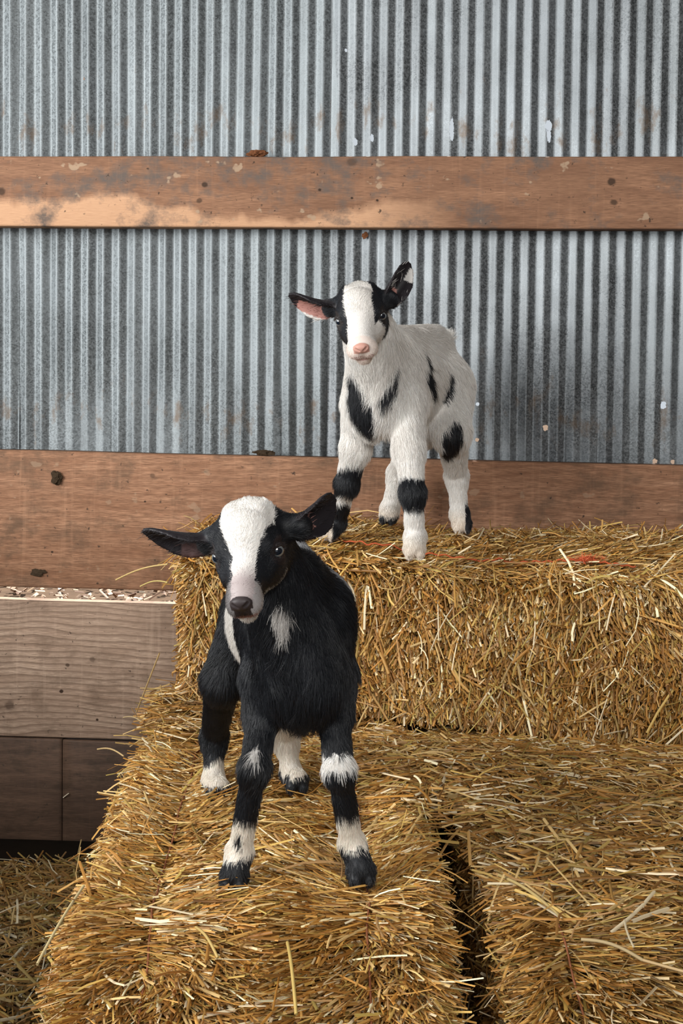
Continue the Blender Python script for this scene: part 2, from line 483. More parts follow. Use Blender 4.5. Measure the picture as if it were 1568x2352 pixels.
def straw_mesh(name, P, D, N, L, W, C, rng, mat, parent=None, curved=0.0, kinds='stuff', offset=None):
    """P centre, D direction, N rough outward normal, L length, W width, C colour; each a half-tube strip"""
    n = len(P)
    D = nrm(D)
    S = nrm(np.cross(D, N))
    S = nrm(S + rng.randn(n, 3) * 0.35)
    S = nrm(S - D * np.sum(S * D, 1, keepdims=True))
    U = np.cross(S, D)
    U *= np.sign(np.sum(U * N, 1, keepdims=True) + 1e-9)
    L = L[:, None]; W = W[:, None]
    rings = 2 if curved == 0 else 4
    vs = []
    bend = (rng.randn(n, 1) * curved) if curved else None
    bdir = nrm(S * rng.randn(n, 1) + U * rng.randn(n, 1)) if curved else None
    for r in range(rings):
        tt = r / (rings - 1) - 0.5
        c = P + D * L * tt
        if curved:
            c = c + bdir * bend * L * (0.25 - tt * tt) * 1.6
        vs += [c - S * W * .5 - U * W * .12, c + U * W * .28, c + S * W * .5 - U * W * .12]
    V = np.stack(vs, 1).reshape(-1, 3)
    base = (np.arange(n) * rings * 3)[:, None]
    fs = []
    for r in range(rings - 1):
        o = r * 3
        fs.append(np.concatenate([base + o, base + o + 1, base + o + 4, base + o + 3], 1))
        fs.append(np.concatenate([base + o + 1, base + o + 2, base + o + 5, base + o + 4], 1))
    F = np.concatenate(fs, 0)
    CC = np.repeat(C, rings * 3, axis=0)
    o = link(name, mesh_np(name, V, F, mat, CC, offset=offset), parent)
    if kinds: o['kind'] = kinds
    return o

def box_points(n, h, rng, faces):
    """random points on chosen faces of a box with half sizes h; faces = dict of (axis, sign): weight"""
    keys = list(faces)
    areas = np.array([h[(k[0] + 1) % 3] * h[(k[0] + 2) % 3] * faces[k] for k in keys])
    f = rng.choice(len(keys), n, p=areas / areas.sum())
    p = (rng.rand(n, 3) * 2 - 1) * h
    for i, k in enumerate(keys):
        m = f == i
        p[m, k[0]] = k[1] * h[k[0]]
    return p, f

def rounded(p, h, r):
    inner = np.clip(p, -(h - r), h - r)
    d = p - inner
    nn = nrm(d)
    return inner + nn * r, nn

class Bale:
    def __init__(s, origin, rotz, half, r, warp, seed, twines):
        s.o, s.h, s.r, s.seed, s.tw = np.array(origin, float), np.array(half, float), r, seed, twines
        c, n = math.cos(rotz), math.sin(rotz)
        s.R = np.array([[c, -n, 0], [n, c, 0], [0, 0, 1]])
        s.warp = warp
    def surf(s, p, inset=0.0):
        q, nn = rounded(p, s.h, s.r)
        lump = vnoise(q, 0.11, s.seed) * 0.013 + vnoise(q, 0.045, s.seed + 5) * 0.008 + vnoise(q, 0.02, s.seed + 9) * 0.004
        for (ax, pos) in s.tw:            # the strings pull a groove
            lump = lump - 0.012 * np.exp(-((q[:, ax] - pos) / 0.022) ** 2)
        q = q + nn * (lump - inset)[:, None]
        if s.warp is not None: q = s.warp(q)
        return q, nn
    def world(s, q): return q @ s.R.T + s.o
    def dirs(s, v): return v @ s.R.T
    def core(s, parent, inset=0.036):
        """closed box grid wrapped over the rounded form"""
        bm = bmesh.new()
        bmesh.ops.create_cube(bm, size=2)
        bmesh.ops.subdivide_edges(bm, edges=bm.edges[:], cuts=31, use_grid_fill=True)
        V = np.array([v.co[:] for v in bm.verts]) * s.h
        q, _ = s.surf(V, inset)
        q = s.world(q) - np.array(parent.location)
        for v, c in zip(bm.verts, q): v.co = c
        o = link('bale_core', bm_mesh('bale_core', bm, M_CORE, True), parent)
        return o

def tube_mesh(name, pts, r, mat, sides=6, parent=None, twist=0.0, seed=0):
    pts = np.array(pts, float)
    n = len(pts)
    T = nrm(np.gradient(pts, axis=0))
    up = np.array([0, 0, 1.0]) if abs(T[0, 2]) < .9 else np.array([1.0, 0, 0])
    V = []
    for i in range(n):
        a = nrm(np.cross(T[i], up)); b = np.cross(a, T[i])
        for k in range(sides):
            th = 2 * math.pi * k / sides + twist * i
            rr = r[i] if hasattr(r, '__len__') else r
            V.append(pts[i] + (a * math.cos(th) + b * math.sin(th)) * rr)
    F = []
    for i in range(n - 1):
        for k in range(sides):
            F.append((i * sides + k, i * sides + (k + 1) % sides, (i + 1) * sides + (k + 1) % sides, (i + 1) * sides + k))
    return link(name, mesh_np(name, V, F, mat, smooth=True), parent)

# ---- back bale, lying along the wall on top of the lower bales
def warp_back(q):
    q = q.copy()
    x, y, z = q[:, 0].copy(), q[:, 1].copy(), q[:, 2].copy()
    fr = np.clip((0.23 - y) / 0.46, 0, 1)          # 1 at the front face
    u = (x + 0.5)                                   # 0 left end .. 1 right end
    q[:, 1] = y + fr * (0.13 - 0.20 * u + 0.06 * np.sin(u * 3.1))
    top = np.clip((z + 0.155) / 0.31, 0, 1)
    q[:, 2] = z + top * ((1 - fr) * 0.028 - 0.004 - 0.018 * np.clip(u - .35, 0, 1)) + top * 0.01 * np.sin(u * 9)
    q[:, 0] = x + (1 - u) * 0.02 * (1 - top)
    return q

ZL = 0.354          # top of the lower bales
BX = Bale((0.11, -0.288, ZL + 0.150), 0.0, (0.53, 0.205, 0.155), 0.045, warp_back, 11, [(0, -0.99)])
bale_back = empty('straw_bale', (0.11, -0.285, ZL), 'upper golden straw bale along the wall under the white kid goat', 'straw bale', None)
BX.core(bale_back)

def fill_bale(B, parent, n, faces, dirfun, seed, lens=(0.006, 0.031), wid=(0.0015, 0.0050), bright=1.0, lift=0.004, long_n=0, pal=None):
    rng = np.random.RandomState(seed)
    p, f = box_points(n, B.h, rng, faces)
    q, nn = B.surf(p)
    D, tilt, lsc = dirfun(q, nn, p, rng)
    D = nrm(D)
    D = nrm(D - nn * np.sum(D * nn, 1, keepdims=True) * 0.9)
    D = nrm(D + nn * tilt[:, None])
    L = (lens[0] + (lens[1] - lens[0]) * rng.rand(n) ** 1.6) * lsc
    W = wid[0] * .75 + (wid[1] - wid[0] * .75) * rng.rand(n) ** 2.1
    depth = rng.rand(n) ** 0.9 * -0.032 + lift
    C = straw_colors(n, rng, bright, pal)
    # patches of browner and paler straw
    v = vnoise(q, 0.09, seed)[:, None]
    C = C * (1 + 0.16 * v) * np.where(v < -0.15, np.array([1.0, .93, .8]), np.array([1., 1., 1.]))
    W_ = B.world(q + nn * depth[:, None] + D * (L * (0.30 * np.sign(tilt) * np.minimum(1, np.abs(tilt) * 2)))[:, None])
    o = straw_mesh('straw', W_, B.dirs(D), B.dirs(nn), L, W, np.clip(C, 0, .95), rng, M_STRAW, parent, 0.0, 'stuff', offset=parent.location)
    if long_n:
        p, f = box_points(long_n, B.h, rng, faces)
        q, nn = B.surf(p)
        D, tilt, lsc = dirfun(q, nn, p, rng)
        D = nrm(nrm(D) + rng.randn(long_n, 3) * 0.45)
        D = nrm(D - nn * np.sum(D * nn, 1, keepdims=True))
        D = nrm(D + nn * np.abs(rng.randn(long_n) * 0.22)[:, None])
        L = 0.04 + 0.07 * rng.rand(long_n) ** 2
        W = 0.0018 + 0.0028 * rng.rand(long_n) ** 2
        C = straw_colors(long_n, rng, 1.05 * bright)
        straw_mesh('stalks', B.world(q + nn * 0.007 + D * (L * 0.15)[:, None]), B.dirs(D), B.dirs(nn), L, W, C, rng, M_STRAW, parent, 0.18, 'stuff', offset=parent.location)
    return o

def dir_back(q, nn, p, rng):
    n = len(q)
    front = np.clip(-nn[:, 1], 0, 1) ** 2
    top = np.clip(nn[:, 2], 0, 1) ** 2
    a = rng.randn(n) * 0.55 + vnoise(q, 0.12, 31) * 0.7
    Df = np.stack([np.sin(a), np.zeros(n), -np.cos(a)], 1)
    b = rng.randn(n) * 0.7
    Dt = np.stack([np.cos(b), np.sin(b), np.zeros(n)], 1)
    c = rng.randn(n) * 0.6
    Dl = np.stack([-np.ones(n) * .6, np.sin(c), -.6 * np.cos(c)], 1)
    left = np.clip(-nn[:, 0], 0, 1) ** 2
    D = Df * front[:, None] + Dt * top[:, None] + Dl * left[:, None]
    tilt = np.where(top > .5, np.abs(rng.randn(n)) * .30, 0.30 + np.abs(rng.randn(n)) * .75)
    lsc = np.where(top > .5, 1.15, 0.9)
    return D, tilt, lsc

fill_bale(BX, bale_back, 125000, {(1, -1): 1.0, (2, 1): 0.85, (0, -1): 0.8, (2, -1): 0.02}, dir_back, 21, bright=1.0, long_n=1700)

# ---- two lower bales pointing at the camera
def make_warp_low(sgn, fan):
    def w(q):
        q = q.copy()
        y = q[:, 1]
        fr = np.clip((-y - 0.34) / 0.30, 0, 1)
        q[:, 2] -= fr ** 1.6 * 0.13 * np.clip((q[:, 2] + .18) / .36, 0, 1)
        q[:, 0] *= 1 - 0.05 * fr * fan
        return q
    return w

def dir_low(twx):
    def f(q, nn, p, rng):
        n = len(q)
        y = q[:, 1]
        front = np.clip((-y - 0.33 + vnoise(q, .06, 57) * .06) / 0.17, 0, 1)
        k = np.argmin(np.abs(q[:, 0:1] - np.array(twx)[None, :]), 1)
        off = q[:, 0] - np.array(twx)[k]
        a = rng.randn(n) * 0.42 + vnoise(q, 0.08, 51) * 0.55
        Dt = np.stack([np.cos(a), np.sin(a), np.zeros(n)], 1)
        fan = np.clip(off / 0.11, -1.4, 1.4) * 0.46 + rng.randn(n) * 0.26 + vnoise(q, 0.07, 53) * 0.30
        Df = np.stack([np.sin(fan), -np.cos(fan) * .7, -np.cos(fan) * .7], 1)
        Dt *= np.sign(Dt[:, 0] * np.where(off == 0, 1, off))[:, None]
        D = Dt * (1 - front)[:, None] + Df * front[:, None]
        tilt = 0.05 + np.abs(rng.randn(n)) * (0.26 - 0.06 * front)
        side = np.abs(nn[:, 0]) > 0.6
        D[side] = np.stack([np.sign(nn[side, 0]), rng.randn(side.sum()) * .35, rng.randn(side.sum()) * .3 - .1], 1)
        tilt[side] = 0.45
        lsc = 0.95 + 0.85 * front
        return D, tilt, lsc
    return f

def low_bale(cx, y0, y1, rotz, width, seed, label, twx, n, zoff=0.0, bright=1.0):
    hl = (y1 - y0) / 2
    cy = (y0 + y1) / 2
    B = Bale((cx, cy, ZL / 2 + zoff), rotz, (width / 2, hl, ZL / 2), 0.035, make_warp_low(1, 1), seed, [(0, t) for t in twx])
    e = empty('straw_bale', (cx, cy, 0), label, 'straw bale')
    B.core(e)
    fill_bale(B, e, n, {(2, 1): 1.0, (1, -1): 0.9, (0, -1): 0.35, (0, 1): 0.22}, dir_low(twx), seed + 1, lens=(0.008, 0.036), wid=(0.0016, 0.0046), bright=bright, long_n=1700)
    return B, e

B1, bale_left = low_bale(-0.200, -1.43, -0.09, rad(4.2), 0.455, 61, 'lower left straw bale under the black kid goat, end fanning towards the viewer', [-0.13, 0.13], 135000, 0.0, 1.1)  # straw tint raised to imitate stronger light on this bale
B2, bale_right = low_bale(0.328, -1.36, -0.09, rad(5.5), 0.50, 71, 'lower right straw bale, separated from the left one by a dark gap', [-0.185, 0.10], 115000, -0.008, 0.88)

# ---- twines
def drape(B, pts_local, name, mat, parent, r=0.0016, lift=0.001, seed=0):
    """twine following the bale surface through points given in box coordinates"""
    rng = np.random.RandomState(seed)
    P = []
    pl = np.array(pts_local, float)
    tt = np.linspace(0, len(pl) - 1, 26 * (len(pl) - 1))
    p = np.stack([np.interp(tt, np.arange(len(pl)), pl[:, i]) for i in range(3)], 1)
    q, nn = B.surf(p)
    q = q + nn * (lift + 0.0012 * vnoise(q, 0.03, seed)[:, None]) + np.stack([vnoise(q, .05, seed + 1), vnoise(q, .04, seed + 2), 0 * q[:, 0]], 1) * .003
    W_ = B.world(q) - np.array(parent.location)
    return tube_mesh(name, W_, r, mat, 6, parent, 0.5)

h = B1.h
for x in (-0.13, 0.13):
    drape(B1, [(x, h[1] - .1, h[2]), (x, -.2, h[2]), (x + .004, -h[1], h[2]), (x, -h[1], 0)], 'twine', M_TWINE2, bale_left, 0.0014, 0.0025, int(x * 100) + 20)
h = B2.h
drape(B2, [(-.185, .2, h[2]), (-.180, -.3, h[2]), (-.185, -h[1], h[2]), (-.18, -h[1], 0)], 'twine', M_TWINE2, bale_right, 0.0014, 0.003, 9)
# orange twine over the upper bale, with its knot
tw_pts = [at(770, 1205, 2.36), at(860, 1212, 2.32), at(1000, 1226, 2.30), at(1110, 1232, 2.29), at(1200, 1243, 2.27), at(1290, 1254, 2.25), at(1375, 1263, 2.24), at(1460, 1275, 2.22)]
def spline(pts, m=14):
    pts = np.array(pts)
    t = np.linspace(0, len(pts) - 1, m * len(pts))
    return np.stack([np.interp(t, np.arange(len(pts)), pts[:, i]) for i in range(3)], 1)
def top_z_back(x, y):
    """height of the upper bale at world x, y (search on its top face)"""
    lx, ly = x - BX.o[0], y - BX.o[1]
    q0 = np.array([[lx, ly, BX.h[2]]])
    for _ in range(6):
        q, _n = BX.surf(q0)
        q0[0, 0] += lx - q[0, 0]; q0[0, 1] += ly - q[0, 1]
        q0[0, 1] = np.clip(q0[0, 1], -BX.h[1], BX.h[1])
    return BX.o[2] + q[0, 2]
tp = spline(tw_pts)
for i in range(len(tp)):
    tp[i, 2] = top_z_back(tp[i, 0], tp[i, 1]) + 0.012 + 0.0015 * math.sin(i * 1.3)
off = np.array(bale_back.location)
tw = tube_mesh('twine', tp - off, 0.0017, M_TWINE, 6, bale_back, 0.5)
k0 = tp[-22]
rngk = np.random.RandomState(3)
bm = bmesh.new()
bmesh.ops.create_icosphere(bm, subdivisions=3, radius=1)
for v in bm.verts:
    v.co = Vector((v.co.x * .013, v.co.y * .0045, v.co.z * .0045)) * (1 + .25 * math.sin(v.co.x * 9 + v.co.y * 7)) + Vector((k0 - off).tolist()) + Vector((0, 0, .002))
link('twine_knot', bm_mesh('twine_knot', bm, M_TWINE, True), tw)
Pk = np.repeat(k0[None], 60, 0) + rngk.randn(60, 3) * [.014, .003, .002] + [0, 0, .003]
straw_mesh('frayed_ends', Pk, rngk.randn(60, 3) * [1, .35, .3] + [.6, 0, .1], np.tile([0, 0, 1.], (60, 1)), np.full(60, .022), np.full(60, .0009),
           np.tile([0.62, 0.13, 0.05], (60, 1)), rngk, M_STRAW, tw, 0.4, 'stuff', off)

# ---- loose straw: tufts on the wall side of the upper bale, along the seams, on the floor
def loose(name, n, posfun, dirfun, L, W, seed, label, bright=1.0, curved=0.15, mat=None, pal=None):
    rng = np.random.RandomState(seed)
    P = posfun(n, rng)
    D = dirfun(n, rng, P)
    N = np.tile([0, -.4, .9], (n, 1))
    Ln = L[0] + (L[1] - L[0]) * rng.rand(n) ** 1.7
    Wn = W[0] + (W[1] - W[0]) * rng.rand(n) ** 1.6
    C = straw_colors(n, rng, bright, pal)
    o = straw_mesh(name, P, D, N, Ln, Wn, C, rng, mat or M_STRAW, None, curved, 'stuff')
    tag(o, label, 'straw')
    return o

def pos_tuft(n, rng):
    ctr = np.array([at(660, 1180, 2.48), at(600, 1185, 2.5), at(520, 1200, 2.5), at(710, 1178, 2.5), at(840, 1172, 2.52), at(990, 1175, 2.5), at(1015, 1185, 2.45), at(1100, 1180, 2.5), at(1130, 1190, 2.48), at(1200, 1205, 2.5),
                    at(1290, 1212, 2.5), at(1360, 1212, 2.48), at(1440, 1220, 2.46), at(1500, 1225, 2.46), at(1400, 1215, 2.4), at(1050, 1195, 2.42), at(940, 1180, 2.5)])
    k = rng.randint(0, len(ctr), n)
    P = ctr[k] + rng.randn(n, 3) * [.035, .025, .006]
    P[:, 1] = np.minimum(P[:, 1], -0.075)
    xs = np.linspace(-.38, .62, 60)
    prof = np.array([top_z_back(x, -.2) for x in xs])
    P[:, 2] = np.interp(P[:, 0], xs, prof) + 0.004 + np.abs(rng.randn(n)) * 0.008
    return P
def dir_tuft(n, rng, P):
    a = rng.rand(n) * 6.283
    D = np.stack([np.cos(a), np.sin(a) * .6, np.abs(rng.randn(n)) * .38], 1)
    D[P[:, 1] > -0.10, 1] *= 0.2
    return D
loose('loose_straw', 2200, pos_tuft, dir_tuft, (0.02, 0.07), (0.0016, 0.0036), 41, 'loose straw tufts along the wall side of the upper bale', 0.98)

def pos_seam(n, rng):
    x = -0.46 + rng.rand(n) * 1.15
    y = -0.50 - np.abs(rng.randn(n)) * 0.10 - 0.1 * np.clip(x, 0, .5) * 1.0
    left = x < -0.15
    y = np.where(left, y + 0.19, y)
    bump = np.where(left, 0.035 * np.exp(-((y + .36) / .09) ** 2), 0.012)
    z = ZL + 0.004 + rng.rand(n) * (0.012 + bump)
    return np.stack([x, y, z], 1)
def dir_flat(n, rng, P):
    a = rng.randn(n) * 0.9
    return np.stack([np.cos(a), np.sin(a), rng.randn(n) * .16], 1)
loose('loose_straw', 9000, pos_seam, dir_flat, (0.018, 0.07), (0.0016, 0.0040), 42, 'loose straw scattered at the foot of the upper bale', 1.0)

def pos_cover(n, rng):
    x = 0.02 + rng.rand(n) * 0.66
    y = -0.62 - rng.rand(n) * 0.62 * (0.25 + 0.75 * rng.rand(n))
    m = (x < 0.14) & (y < -0.90 + 0.05 * rng.randn(n))
    x = np.where(m, x + 0.14, x)
    return np.stack([x, y, ZL + 0.002 + rng.rand(n) * 0.012], 1)
loose('loose_straw', 3000, pos_cover, dir_flat, (0.025, 0.11), (0.0018, 0.0048), 43, 'loose straw spread over the lower right bale', 0.85)

def pos_floor(n, rng):
    x = -1.05 + rng.rand(n) * 0.66
    y = -0.22 - rng.rand(n) * 1.25
    hump = 0.12 * np.clip((x + .95) / .45, 0, 1) * np.clip((-y - 0.10) / .5, 0, 1)
    return np.stack([x, y, 0.006 + rng.rand(n) ** .6 * hump + rng.rand(n) * .012], 1)
loose('floor_straw', 7000, pos_floor, lambda n, rng, P: np.stack([np.cos(rng.rand(n) * 6.28), np.sin(rng.rand(n) * 6.28), rng.randn(n) * .22], 1),
      (0.03, 0.12), (0.002, 0.0048), 44, 'straw tinted dark for shade on the floor left of the lower left bale', 0.45, 0.2, M_FLOORSTRAW)  # tint darkened here to imitate shade on the floor straw

# a few single stalks that can be told apart
def stalk(p0, p1, w, c, label, bend=0.006, name='straw_stalk'):
    p0, p1 = np.array(p0), np.array(p1)
    t = np.linspace(0, 1, 9)
    pts = p0[None] * (1 - t[:, None]) + p1[None] * t[:, None]
    pts[:, 2] += bend * np.sin(t * math.pi)
    V = []
    mats = mat_plain(name + '_gold', c, 0.5, 0.3, 0, 0.25, 90)
    o = tube_mesh(name, pts - p0, w * .4, mats, 6)
    o.location = p0
    return tag(o, label, 'straw stalk')
stalk(at(266, 1332, 2.27), at(385, 1296, 2.22), .0040, (0.66, 0.47, 0.19), 'long pale stalk poking left from the upper bale')
stalk(at(322, 1347, 2.27), at(385, 1338, 2.22), .0032, (0.70, 0.55, 0.20), 'short yellow stalk poking left below the long one')
stalk(at(313, 1636, 2.32), at(366, 1500, 2.25), .0036, (0.62, 0.43, 0.19), 'stalk hanging down off the upper bale left edge', 0.0)
stalk(at(283, 1648, 2.25), at(330, 1662, 2.2), .0030, (0.62, 0.46, 0.24), 'thin stalk at the lower left bale rear corner')
stalk(at(224, 1721, 1.98), at(284, 1737, 1.93), .0034, (0.60, 0.42, 0.20), 'pale stalk sticking out left in front of the damp plank')
stalk(at(85, 2215, 1.36), at(192, 2035, 1.50), .0045, (0.72, 0.58, 0.30), 'long pale stalk lying diagonally over the lower left bale corner', 0.004)
stalk(at(1145, 2010, 1.575), at(1285, 2105, 1.475), .0052, (0.52, 0.38, 0.15), 'thick stalk lying diagonally on the lower right bale')
stalk(at(1335, 2158, 1.405), at(1475, 2205, 1.375), .0052, (0.50, 0.37, 0.19), 'broad pale stalk near the right edge of the lower right bale')
stalk(at(1475, 2205, 1.375), at(1600, 2240, 1.34), .0045, (0.56, 0.38, 0.18), 'brown stalk leading off the right edge of the picture', 0.0)
stalk(at(660, 2165, 1.395), at(680, 2330, 1.30), .0050, (0.68, 0.48, 0.15), 'golden stalk pointing down at the fanned bale end', 0.01)
stalk(at(450, 2130, 1.43), at(500, 2200, 1.375), .0045, (0.66, 0.46, 0.16), 'golden stalk lying left of centre on the lower left bale')
print('straw', round(time.time() - T0, 1))

# ---------------------------------------------------------------- yard chips and clods
rng = np.random.RandomState(5)
n = 9000
P = np.stack([-4.2 + rng.rand(n) * 4.6, 1.0 + rng.rand(n) * 5.0, 0.008 + rng.rand(n) * .04], 1)
a = rng.rand(n) * 6.28
D = np.stack([np.cos(a), np.sin(a), rng.randn(n) * .3], 1)
palc = [(0.50, 0.34, 0.24), (0.36, 0.22, 0.15), (0.66, 0.50, 0.38), (0.22, 0.13, 0.09), (0.56, 0.40, 0.26), (0.42, 0.28, 0.20), (0.74, 0.62, 0.50), (0.28, 0.18, 0.12)]
o = straw_mesh('wood_chips', P, D, np.tile([0, 0, 1.], (n, 1)), .02 + .05 * rng.rand(n) ** 2, .008 + .014 * rng.rand(n), straw_colors(n, rng, 0.9, palc), rng, M_FLOORSTRAW, None, 0.0)
tag(o, 'wood chips covering the yard outside, seen through the gap between planks', 'wood chips')

def clod(name, p, r, sc, mat, label, seed, cat='dirt'):
    bm = bmesh.new()
    bmesh.ops.create_icosphere(bm, subdivisions=4, radius=1)
    V = np.array([v.co[:] for v in bm.verts])
    k = 1 + 0.45 * vnoise(V, 0.6, seed) + 0.25 * vnoise(V, 0.22, seed + 1)
    V = V * k[:, None] * np.array(sc) * r
    for v, c in zip(bm.verts, V): v.co = c
    o = link(name, bm_mesh(name, bm, mat, False))
    o.location = p
    return tag(o, label, cat)
clod('mud_clod', at(130, 1098, 2.600), .011, (1.0, .45, 1.2), M_MUD, 'dark dried mud clod stuck on the wide red-brown plank', 3, 'mud')
clod('mud_smear', at(88, 1316, 2.603), .009, (1.5, .2, .8), M_MUD, 'flat mud smear near the lower left of the wide plank', 5, 'mud')
clod('nest_crumbs', at(590, 353, 2.615), .013, (1.5, .7, .55), M_NEST, 'red-brown crumbled nest heap on top of the upper rail', 7, 'debris')
clod('nest_crumbs', at(607, 1040, 2.615), .010, (1.9, .7, .55), M_MUD, 'dark crumb heap on the top edge of the wide plank', 9, 'debris')
clod('dry_leaf', at(838, 541, 2.640), .007, (.8, .25, .9), M_NEST, 'small brown dead leaf caught under the upper rail', 12, 'leaf')
stalk(at(145, 1832, 2.603), at(158, 1822, 2.601), .003, (0.7, .6, .45), 'tiny pale straw flake stuck on the damp plank', 0, 'straw_flake')

# ================================================================ goats
def cone_d(p, a, b, ra, rb):
    a = np.asarray(a, np.float32); b = np.asarray(b, np.float32)
    ab = b - a
    t = np.clip(((p - a) @ ab) / max(float(ab @ ab), 1e-9), 0, 1)
    q = p - a - t[:, None] * ab
    return np.sqrt(np.einsum('ij,ij->i', q, q)) - (ra + (rb - ra) * t)

def ell_d(p, c, R, r):
    q = (p - np.asarray(c, np.float32)) @ np.asarray(R, np.float32).T       # rows of R = local axes
    r = np.asarray(r, np.float32)
    k0 = np.sqrt(np.sum((q / r) ** 2, 1)) + 1e-6
    k1 = np.sqrt(np.sum((q / r ** 2) ** 2, 1)) + 1e-6
    return k0 * (k0 - 1) / k1

def ear_frame(base, tip, opening):
    e1 = nrm(np.array(tip) - np.array(base))
    e3 = np.array(opening, float); e3 = nrm(e3 - e1 * (e3 @ e1))
    e2 = np.cross(e3, e1)
    return e1, e2, e3

def ear_w(t, Wm):
    t = np.clip(t, 0, 1)
    return Wm * np.interp(t, [0, .12, .3, .55, .8, .92, 1.0], [.72, .86, 1.0, 1.0, .80, .58, .25])

def ear_d(p, base, tip, opening, Wm, th, curl):
    e1, e2, e3 = ear_frame(base, tip, opening)
    L = float(np.linalg.norm(np.array(tip) - np.array(base)))
    q = p - np.asarray(base, np.float32)
    u, v, w = q @ e1.astype(np.float32), q @ e2.astype(np.float32), q @ e3.astype(np.float32)
    uc = np.clip(u, 0, L)
    W = ear_w(uc / L, Wm)
    cupk = curl * (1.6 - 1.1 * uc / L)
    vc = np.clip(v, -W, W)
    w0 = cupk * vc * vc / Wm - cupk * Wm * .3 * (1 - uc / L) - 0.10 * np.maximum(uc / L - .4, 0) * L * curl
    dv = np.maximum(np.abs(v) - np.maximum(W - th, 0.001), 0)
    du = u - uc
    slope = 1 / np.sqrt(1 + (2 * cupk * vc / Wm) ** 2)
    return np.sqrt(dv * dv + du * du + ((w - w0) * slope) ** 2) - th

def smin(a, b, k):
    h = np.clip(0.5 + 0.5 * (b - a) / k, 0, 1)
    return b * (1 - h) + a * h - k * h * (1 - h)

class Kid:
    def __init__(s): s.pr = []; s.carve = []; s.lids = []
    def add(s, kind, args, k, grp, flow, hl): s.pr.append((kind, args, k, grp, None if flow is None else nrm(flow), hl))
    def cone(s, a, b, ra, rb, k, grp, flow, hl): s.add('c', (a, b, ra, rb), k, grp, flow, hl)
    def ell(s, c, R, r, k, grp, flow, hl): s.add('e', (c, R, r), k, grp, flow, hl)
    def ear(s, args, grp, flow, hl): s.add('r', args, 0.006, grp, flow, hl)
    def one(s, pr, p):
        f = {'c': cone_d, 'e': ell_d, 'r': ear_d}[pr[0]]
        return f(p, *pr[1])
    def sdf(s, p):
        p = np.asarray(p, np.float32)
        d = None
        for pr in s.pr:
            x = s.one(pr, p)
            d = x if d is None else smin(d, x, pr[2])
        for (kind, args, k) in s.carve:
            x = {'c': cone_d, 'e': ell_d}[kind](p, *args)
            d = -smin(-d, x, k)
        for (a_, b_, r_) in s.lids:
            d = smin(d, cone_d(p, a_, b_, r_, r_), .0025)
        return d
    def grad(s, p, e=0.0006):
        g = np.stack([s.sdf(p + np.array(o, np.float32) * e) - s.sdf(p - np.array(o, np.float32) * e) for o in ((1, 0, 0), (0, 1, 0), (0, 0, 1))], 1)
        return nrm(g)
    def info(s, p):
        """per point: soft nearest primitive index, blended flow and hair length"""
        p = np.asarray(p, np.float32)
        D = np.stack([s.one(pr, p) for pr in s.pr], 1)
        idx = D.argmin(1)
        W = np.exp(-(D - D.min(1, keepdims=True)) / 0.009)
        W /= W.sum(1, keepdims=True)
        flow = W @ np.array([pr[4] for pr in s.pr])
        hl = W @ np.array([pr[5] for pr in s.pr])
        grp = np.array([pr[3] for pr in s.pr])[idx]
        return idx, grp, nrm(flow), hl

